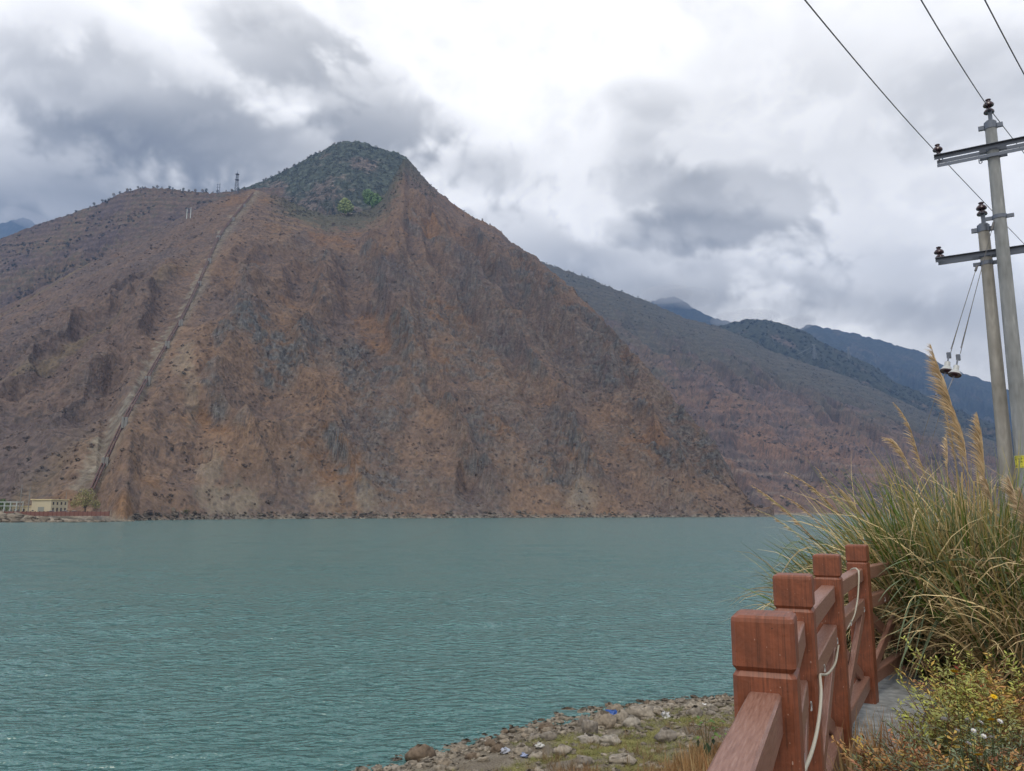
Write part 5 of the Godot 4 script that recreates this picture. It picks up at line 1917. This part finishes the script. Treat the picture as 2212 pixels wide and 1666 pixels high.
	for q in [[[[2180, 1037], [2188, 1060], [2202, 1111], [2210, 1180]], 6.8, 1.2], [[[2127, 1033], [2136, 1060], [2144, 1089], [2160, 1150]], 6.9, 0.9], [[[2205, 1060], [2212, 1090], [2222, 1150], [2230, 1220]], 6.6, 1.1]]:
		plume(o, r, px_line(q[0], q[1]), b3 + Vector3(r.randf_range(-0.2, 0.1), 0.1, 0), q[2], Color(0.56, 0.44, 0.30))

# ---------------------------------------------------------------- shrubs and flowers at the kerb
func spray_shrub(called: String, label: String, at: Vector3, height: float, wide: float, stems: int, cols: Array, leaf_l: float, leaf_w: float, seed_n: int, category := "shrub", group := "") -> Node3D:
	var r := RandomNumberGenerator.new()
	r.seed = seed_n
	var o := thing(called, label, category, at, group)
	var st := Mb.new()
	var m := Mb.new()
	for i in stems:
		var a := r.randf() * TAU
		var reach := wide * sqrt(r.randf())
		var top := Vector3(cos(a) * reach, height * r.randf_range(0.55, 1.05), sin(a) * reach)
		var base := Vector3(cos(a), 0, sin(a)) * wide * 0.12 * r.randf()
		var mid := base.lerp(top, 0.5) + Vector3(0, height * 0.10, 0)
		st.tube([base, mid, top], [0.0045, 0.003, 0.0015], 4, Color(0.20, 0.13, 0.085), false)
		var tone: Color = cols[r.randi() % cols.size()]
		var twigs := 9
		for k in twigs:
			var f := lerpf(0.35, 1.0, float(k) / (twigs - 1))
			var p := base.lerp(mid, f).lerp(mid.lerp(top, f), f)
			var d := Vector3(r.randfn(), 0.35 + 0.5 * r.randf(), r.randfn()).normalized()
			if k == twigs - 1: d = (top - mid).normalized()
			var l := height * r.randf_range(0.18, 0.34)
			st.tube([p, p + d * l], [0.0022, 0.001], 3, Color(0.17, 0.09, 0.05), false)
			for j in 10:
				var q := p + d * l * (0.25 + 0.75 * j / 9.0)
				var s := (1.0 if j % 2 else -1.0)
				var side := d.cross(Vector3.UP).normalized() * s
				var ld := (d * 0.6 + side * 0.8 + Vector3(r.randfn(), r.randfn(), r.randfn()) * 0.25).normalized()
				var nn := (Vector3.UP + Vector3(r.randfn(), r.randfn() * 0.3, r.randfn()) * 0.5)
				nn = (nn - ld * nn.dot(ld)).normalized()
				var g := r.randf_range(0.75, 1.25)
				m.leaf(q, ld, nn, leaf_l * r.randf_range(0.7, 1.25), leaf_w, Color(tone.r * g, tone.g * g * r.randf_range(0.92, 1.08), tone.b * g))
	part("stems", st.mesh(), M.stem_vc, o)
	var lv := part("leaves", m.mesh(), M.leaf, o)
	lv.set_meta("kind", "stuff")
	return o

func build_shrubs() -> void:
	M.stem_vc = mat(Color.WHITE, 0.9, true, 0.2)
	var lime := Color(0.37, 0.385, 0.10)
	var olive := Color(0.27, 0.275, 0.105)
	var orange := Color(0.43, 0.235, 0.095)
	var rust := Color(0.36, 0.175, 0.095)
	var red := Color(0.33, 0.05, 0.03)
	var gold := Color(0.46, 0.32, 0.085)
	var grey := Color(0.17, 0.21, 0.13)
	for q in [
		[1950, 1640, 4.3, 0.42, 0.30, 24, [rust, orange, olive, olive], "feathery rust and olive shrub spilling over the kerb beside the fourth post", 1],
		[2050, 1560, 4.6, 0.64, 0.36, 30, [lime, lime, olive, gold], "yellow green shrub in the middle of the foreground bed", 2],
		[2105, 1500, 5.4, 0.72, 0.42, 30, [lime, lime, olive, gold], "tall lime green shrub before the tallest pampas clump", 3],
		[2075, 1480, 5.9, 0.44, 0.28, 24, [rust, rust, red, orange], "dark red brown shrub at the foot of the pampas grass", 4],
		[2190, 1540, 4.9, 0.62, 0.44, 28, [olive, orange, gold, lime], "orange and gold shrub at the right edge behind the white flowers", 5],
		[1985, 1640, 3.9, 0.48, 0.42, 28, [orange, rust, gold, olive], "low orange shrub at the bottom edge right of the railing", 6],
		[2150, 1690, 3.6, 0.50, 0.36, 22, [red, red, orange], "scarlet leaved shrub in the bottom right corner", 7],
		[1890, 1700, 3.6, 0.26, 0.28, 18, [olive, lime, rust], "small green and rust shrub beside the kerb at the bottom edge", 8],
		[2070, 1660, 3.9, 0.50, 0.40, 26, [olive, orange, gold], "olive and amber shrub left of the daisies", 9],
	]:
		var at := at_depth(q[0], 1400, q[2])
		at.y = 3.98
		spray_shrub("shrub", q[7], at, q[3] * 0.76, q[4], q[5], q[6], 0.038, 0.0125, 700 + q[8], "shrub", "shrubs in the bed beside the railing")
	# daisies, grey green with white and yellow heads
	var r := RandomNumberGenerator.new()
	r.seed = 31
	var flower := func(kind: int) -> Array:
		var petals := Mb.new()
		var eye := Mb.new()
		if kind == 0:
			for k in 11:
				var a := TAU * k / 11.0
				petals.leaf(Vector3(0, 0.002, 0), Vector3(cos(a), 0.25, sin(a)).normalized(), Vector3.UP, 0.021, 0.011, Color(0.72, 0.44, 0.01))
			eye.lathe(Vector3.ZERO, [[0.0075, 0.0], [0.006, 0.005], [0.0, 0.007]], 8, Color(0.42, 0.22, 0.01))
		else:
			for k in 26:
				var a := TAU * k * 0.382
				var up := 0.1 + 1.1 * k / 26.0
				petals.leaf(Vector3(0, 0.001, 0), Vector3(cos(a), up, sin(a)).normalized(), Vector3.UP, 0.019, 0.009, Color(0.66, 0.66, 0.68))
			eye.lathe(Vector3.ZERO, [[0.006, 0.0], [0.005, 0.006], [0.0, 0.009]], 8, Color(0.55, 0.52, 0.36))
		return [petals.mesh(), eye.mesh()]
	var yellow: Array = flower.call(0)
	var white: Array = flower.call(1)
	var beds := [[[2130, 1570, 4.15], [[1, 2090, 1556], [1, 2118, 1562], [1, 2143, 1595], [1, 2125, 1592], [1, 2068, 1580], [1, 2160, 1560], [0, 2142, 1556], [0, 2147, 1506]], "grey green daisy plant with white and yellow heads in the bottom right bed"],
		[[2080, 1620, 3.7], [[1, 2103, 1580], [1, 2092, 1608], [1, 2040, 1556], [0, 2062, 1452], [0, 2115, 1632]], "smaller daisy plant left of the larger one, few heads"]]
	for bd in beds:
		var at := at_depth(bd[0][0], 1400, bd[0][2])
		at.y = 3.98
		var o := spray_shrub("daisy_plant", bd[2], at, 0.42, 0.44, 46, [grey, grey, Color(0.10, 0.13, 0.075)], 0.034, 0.008, 800 + int(bd[0][0]), "daisy", "daisies in the bed")
		for q in bd[1]:
			var p := at_depth(q[1], q[2], bd[0][2] - 0.55 + 0.15 * r.randf())
			var f := Node3D.new()
			f.name = numbered("flower", o)
			o.add_child(f)
			f.position = p - at
			f.rotation = Vector3(0.55, r.randf() * 3.0, r.randf_range(-0.3, 0.3))
			f.scale = Vector3.ONE * r.randf_range(0.65, 1.0)
			var kit: Array = white if q[0] else yellow
			part("petals", kit[0], M.leaf, f)
			part("flower_centre", kit[1], M.stem_vc, f)
			var st := Mb.new()
			st.tube([Vector3(p.x - at.x, 0, p.z - at.z) * 0.6, p - at], [0.002, 0.0014], 4, Color(0.08, 0.11, 0.05), false)
			part("flower_stem", st.mesh(), M.stem_vc, o)

# ---------------------------------------------------------------- stones, litter and plants on the near shore
func ground_at(x: float, y: float) -> Vector3:
	# where the sight line through a point of the photograph meets the bank
	var q := ray(x, y)
	var k := 3.0
	while k < 40.0:
		var p := Vector3(0, EYE, 0) + q * k
		if p.y < maxf(bank_height(p.x, -p.z), -0.05): return Vector3(p.x, bank_height(p.x, -p.z), p.z)
		k += 0.05
	return Vector3(0, EYE, 0) + q * 22.0

func build_shore() -> void:
	var shapes := []
	for i in 7: shapes.append(lump(200 + i, 9, 12, [0.30, 0.38, 0.26, 0.45, 0.32, 0.5, 0.34][i], 1.0, 1.1))
	var stone_mat := func(c: Color) -> StandardMaterial3D:
		var m: StandardMaterial3D = M.stone.duplicate()
		m.vertex_color_use_as_albedo = false
		m.albedo_color = c.linear_to_srgb()
		return m
	var tones := []
	for c in [Color(0.37, 0.32, 0.265), Color(0.42, 0.38, 0.33), Color(0.33, 0.30, 0.27), Color(0.24, 0.19, 0.15), Color(0.46, 0.43, 0.39), Color(0.15, 0.13, 0.115)]: tones.append(stone_mat.call(c))
	# the ones that can be told apart: place, size across and high on the photograph, tone
	for q in [
		[907, 1640, 58, 32, 3, "big brown wet boulder lying in the shallows at the left"], [1306, 1572, 52, 34, 0, "largest rounded tan boulder beside the blue bag"], [1272, 1585, 36, 32, 2, "angular split grey brown boulder left of the largest boulder"], [1262, 1568, 24, 24, 2, "dark cleft rock at the waterline beside the split boulder"], [1340, 1562, 40, 24, 1, "pale block right of the blue bag, under the long slab"],
		[1330, 1545, 36, 24, 0, "leaning tan stone just above the blue bag"], [1385, 1552, 60, 26, 1, "long pale slab boulder right of the blue bag"], [1365, 1572, 36, 24, 4, "square pale stone below the long slab"], [1415, 1545, 44, 18, 1, "flat pale stone on the water side of the white bag"], [1500, 1532, 40, 16, 1, "flat pale stone at the waterline near the railing post"],
		[1222, 1541, 56, 12, 3, "flat brown rock awash at the point"], [1182, 1580, 34, 18, 3, "brown rock in the shallows"], [1185, 1598, 32, 18, 2, "grey brown stone behind the brown shallows rock"], [1075, 1625, 28, 18, 3, "rust brown stone at the waterline"], [1060, 1615, 24, 16, 3, "small brown stone standing in the ripples"],
		[1500, 1548, 34, 20, 2, "grey stone near the railing post, above the scree"], [1275, 1602, 44, 16, 4, "long grey stone on the green moss"], [1215, 1628, 40, 18, 1, "pale flat stone in the moss towards the bottom edge"], [1125, 1632, 40, 18, 1, "pale stone in the moss right of the blue white litter"], [1020, 1640, 30, 16, 3, "dark brown flat stone at the bottom waterline"],
		[1320, 1608, 42, 18, 4, "pale grey stone with white paper on it"], [1440, 1600, 44, 26, 2, "half buried grey stone beside the leafy plant"], [1345, 1650, 56, 18, 1, "pale slab lying in the bottom gravel"], [1260, 1655, 36, 22, 2, "grey stone at the bottom edge, right of the moss"], [1160, 1640, 36, 16, 1, "tan stone at the bottom edge in the moss"]]:
		var p := ground_at(q[0], q[1])
		var k: float = p.distance_to(Vector3(0, EYE, 0)) / F
		var o := single("shore_stone", shapes[(int(q[0]) * 7 + int(q[1])) % 7], tones[q[4]], q[5], "stone", p + Vector3(0, q[3] * k * 0.22, 0), "larger stones on the near shore")
		o.scale = Vector3(q[2] * k * 0.50, q[3] * k * 0.60, q[2] * k * 0.40)
		o.rotation.y = fmod(q[0] * 0.37, 0.9) - 0.45
	# cobbles
	var r := RandomNumberGenerator.new()
	r.seed = 1234
	var n := 0
	var rest := []
	var tints := PackedColorArray()
	for i in 3000:
		var x := r.randf_range(-5.5, 7.5)
		var d := along(waterline, x) - r.randf() * r.randf() * 11.0 + r.randf_range(-0.2, 0.9) * r.randf()
		var l := inland(x, d)
		if d < 7.0: continue
		var s := 0.026 + 0.11 * pow(r.randf(), 2.8)
		if l > 2.5: s *= 0.75
		if x < 1.2 and l > 1.5 and r.randf() < 0.55: continue
		if l > 6.5 and r.randf() < 0.6: continue
		var at := Vector3(x, bank_height(x, d) + s * 0.15, -d)
		var b := Basis.from_euler(Vector3(r.randf_range(-0.3, 0.3), r.randf() * TAU, r.randf_range(-0.3, 0.3))).scaled_local(Vector3(s * r.randf_range(0.9, 1.5), s * r.randf_range(0.5, 0.8), s))
		if s > 0.074 and n < 250 and l > -0.6:
			var tone := 0 if l > 0.2 else 3
			if r.randf() < 0.7: tone = [0, 1, 2, 4, 1][r.randi() % 5] if l > 0.15 else [3, 5, 2][r.randi() % 3]
			var o := single("cobble", shapes[r.randi() % 7], tones[tone], ["tan", "pale buff", "grey", "brown", "whitish", "near black"][tone] + (" wet cobble awash in the shallows" if l < 0.0 else " cobble lying at the waterline" if l < 0.8 else " cobble on the dry upper shore" if l < 3.0 else " cobble among the moss and gravel") + (" left of the point" if x < -0.5 else " near the blue bag" if x < 2.6 else " towards the railing post"), "cobble", at, "cobbles on the near shore")
			o.transform = Transform3D(b, at)
			n += 1
		else:
			rest.append(Transform3D(b, at))
			var g := r.randf_range(0.6, 1.15)
			var c := Color(0.38, 0.34, 0.29) if l > 0.1 else Color(0.16, 0.135, 0.11)
			tints.append(c * g)
	tag(scatter("pebbles", lump(300, 5, 8, 0.32), M.stone, rest, tints), "grey and tan pebbles covering the near shore", "pebbles")
	# litter
	for q in [[1324, 1553, 0.20, Color(0.02, 0.085, 0.34), "crumpled bright blue plastic bag between the boulders", "bag"], [1437, 1553, 0.15, Color(0.50, 0.50, 0.50), "crumpled white plastic sheet among the pale stones", "sheet"], [1091, 1629, 0.11, Color(0.40, 0.43, 0.52), "crumpled blue white plastic bag at the waterline", "bag"], [1165, 1617, 0.11, Color(0.58, 0.58, 0.56), "white foam lump at the edge of the moss", "litter"], [1519, 1528, 0.10, Color(0.72, 0.72, 0.72), "white scrap beside the waterline near the railing", "litter"], [1130, 1637, 0.09, Color(0.30, 0.36, 0.55), "small blue wrapper on the pale stone", "wrapper"]]:
		var p := ground_at(q[0], q[1])
		var bag := lump(int(q[0]), 8, 11, 0.75, 0.8, 2.2)
		var o := single("litter", bag, mat(q[3], 0.4), q[4], q[5], p + Vector3(0, q[2] * 0.5, 0))
		o.scale = Vector3(q[2], q[2] * 0.65, q[2] * 0.7)
		o.rotation.y = q[0] * 0.13
	# grass tufts and moss, stuff
	var tuft_m := Mb.new()
	for i in 26:
		blade(tuft_m, r, Vector3(r.randfn() * 0.05, 0, r.randfn() * 0.05), Vector3(r.randfn() * 0.35, 1, r.randfn() * 0.35), r.randf_range(0.12, 0.34), 0.008, 0.2, Vector3(-0.05, 0, 0), Color(0.8, 0.8, 0.8), Color(1.15, 1.1, 1.0), 4, 0.05)
	var tm := tuft_m.mesh()
	var dry := []
	var dry_c := PackedColorArray()
	var moss := []
	var moss_c := PackedColorArray()
	for i in 18000:
		var x := r.randf_range(-4.0, 6.5)
		var d := r.randf_range(3.0, 24.0)
		var l := inland(x, d)
		var lawn := n_low.get_noise_2d(x / 3.0, d / 3.0 + 17.0)
		var s := r.randf_range(0.6, 1.3)
		var b := Basis(Vector3.UP, r.randf() * TAU).scaled(Vector3(s, s, s))
		if l > 6.0 + 2.0 * lawn and l < 15.5 and r.randf() < 0.75:
			dry.append(Transform3D(b, Vector3(x, bank_height(x, d) - 0.02, -d)))
			dry_c.append(Color(0.29, 0.145, 0.060).lerp(Color(0.34, 0.25, 0.13), r.randf()))
		elif l > 1.2 and l < 6.5 and lawn > -0.1 and r.randf() < 0.6:
			moss.append(Transform3D(b.scaled(Vector3(0.8, 0.28, 0.8)), Vector3(x, bank_height(x, d) - 0.01, -d)))
			moss_c.append(Color(0.28, 0.265, 0.10).lerp(Color(0.19, 0.21, 0.075), r.randf()))
		elif l > 3.0 and l < 7.5 and r.randf() < 0.10:
			dry.append(Transform3D(b, Vector3(x, bank_height(x, d) - 0.02, -d)))
			dry_c.append(Color(0.24, 0.17, 0.10))
	tag(scatter("dry_grass", tm, M.blade, dry, dry_c), "orange brown dry grass on the bank below the railing", "grass")
	tag(scatter("moss", tm, M.blade, moss, moss_c), "short yellow green moss and grass between the shore stones", "moss")
	# the broad leaved weed by the railing
	var p := ground_at(1527, 1640)
	var scale_px: float = p.distance_to(Vector3(0, EYE, 0)) / F
	var w := thing("weed", "leafy green weed with one large dark drooping leaf left of the railing", "plant", p)
	var stems := Mb.new()
	var h := 75.0 * scale_px
	for e in [[0.0, 1.0], [-0.25, 0.8], [0.2, 0.85], [0.5, 0.7]]:
		stems.tube([Vector3.ZERO, Vector3(e[0] * h * 0.3, h * e[1] * 0.6, 0), Vector3(e[0] * h * 0.55, h * e[1], 0)], [0.010, 0.008, 0.004], 5, Color(0.10, 0.10, 0.05))
	part("stem", stems.mesh(), M.stem_vc, w)
	for i in 30:
		var e := r.randf()
		var q := Vector3(r.randf_range(-0.38, 0.5) * h, h * r.randf_range(0.5, 1.02), r.randf_range(-0.2, 0.2) * h)
		var a := r.randf() * TAU
		var lf := Mb.new()
		var ld := Vector3(cos(a), -0.15, sin(a)).normalized()
		var nn := (Vector3.UP + ld * 0.2).normalized()
		lf.leaf(Vector3.ZERO, ld, nn, h * r.randf_range(0.12, 0.2), h * 0.09, Color(0.07, 0.13, 0.03).lerp(Color(0.13, 0.20, 0.045), e))
		var lo := part("leaf", lf.mesh(), M.leaf, w)
		lo.position = q
	for q in [[0.0, 0.42, 0.34, 0.20, Color(0.025, 0.055, 0.030)], [-0.22, 0.50, 0.20, 0.09, Color(0.05, 0.055, 0.035)], [0.16, 0.52, 0.16, 0.10, Color(0.045, 0.065, 0.045)]]:
		var lf := Mb.new()
		lf.leaf(Vector3.ZERO, Vector3(q[0] * 0.3, -1, 0.25).normalized(), Vector3(0, 0.25, 1).normalized(), h * q[2], h * q[3], q[4])
		var lo := part("drooping_leaf", lf.mesh(), M.leaf, w)
		lo.position = Vector3(q[0] * h, q[1] * h, 0.05)
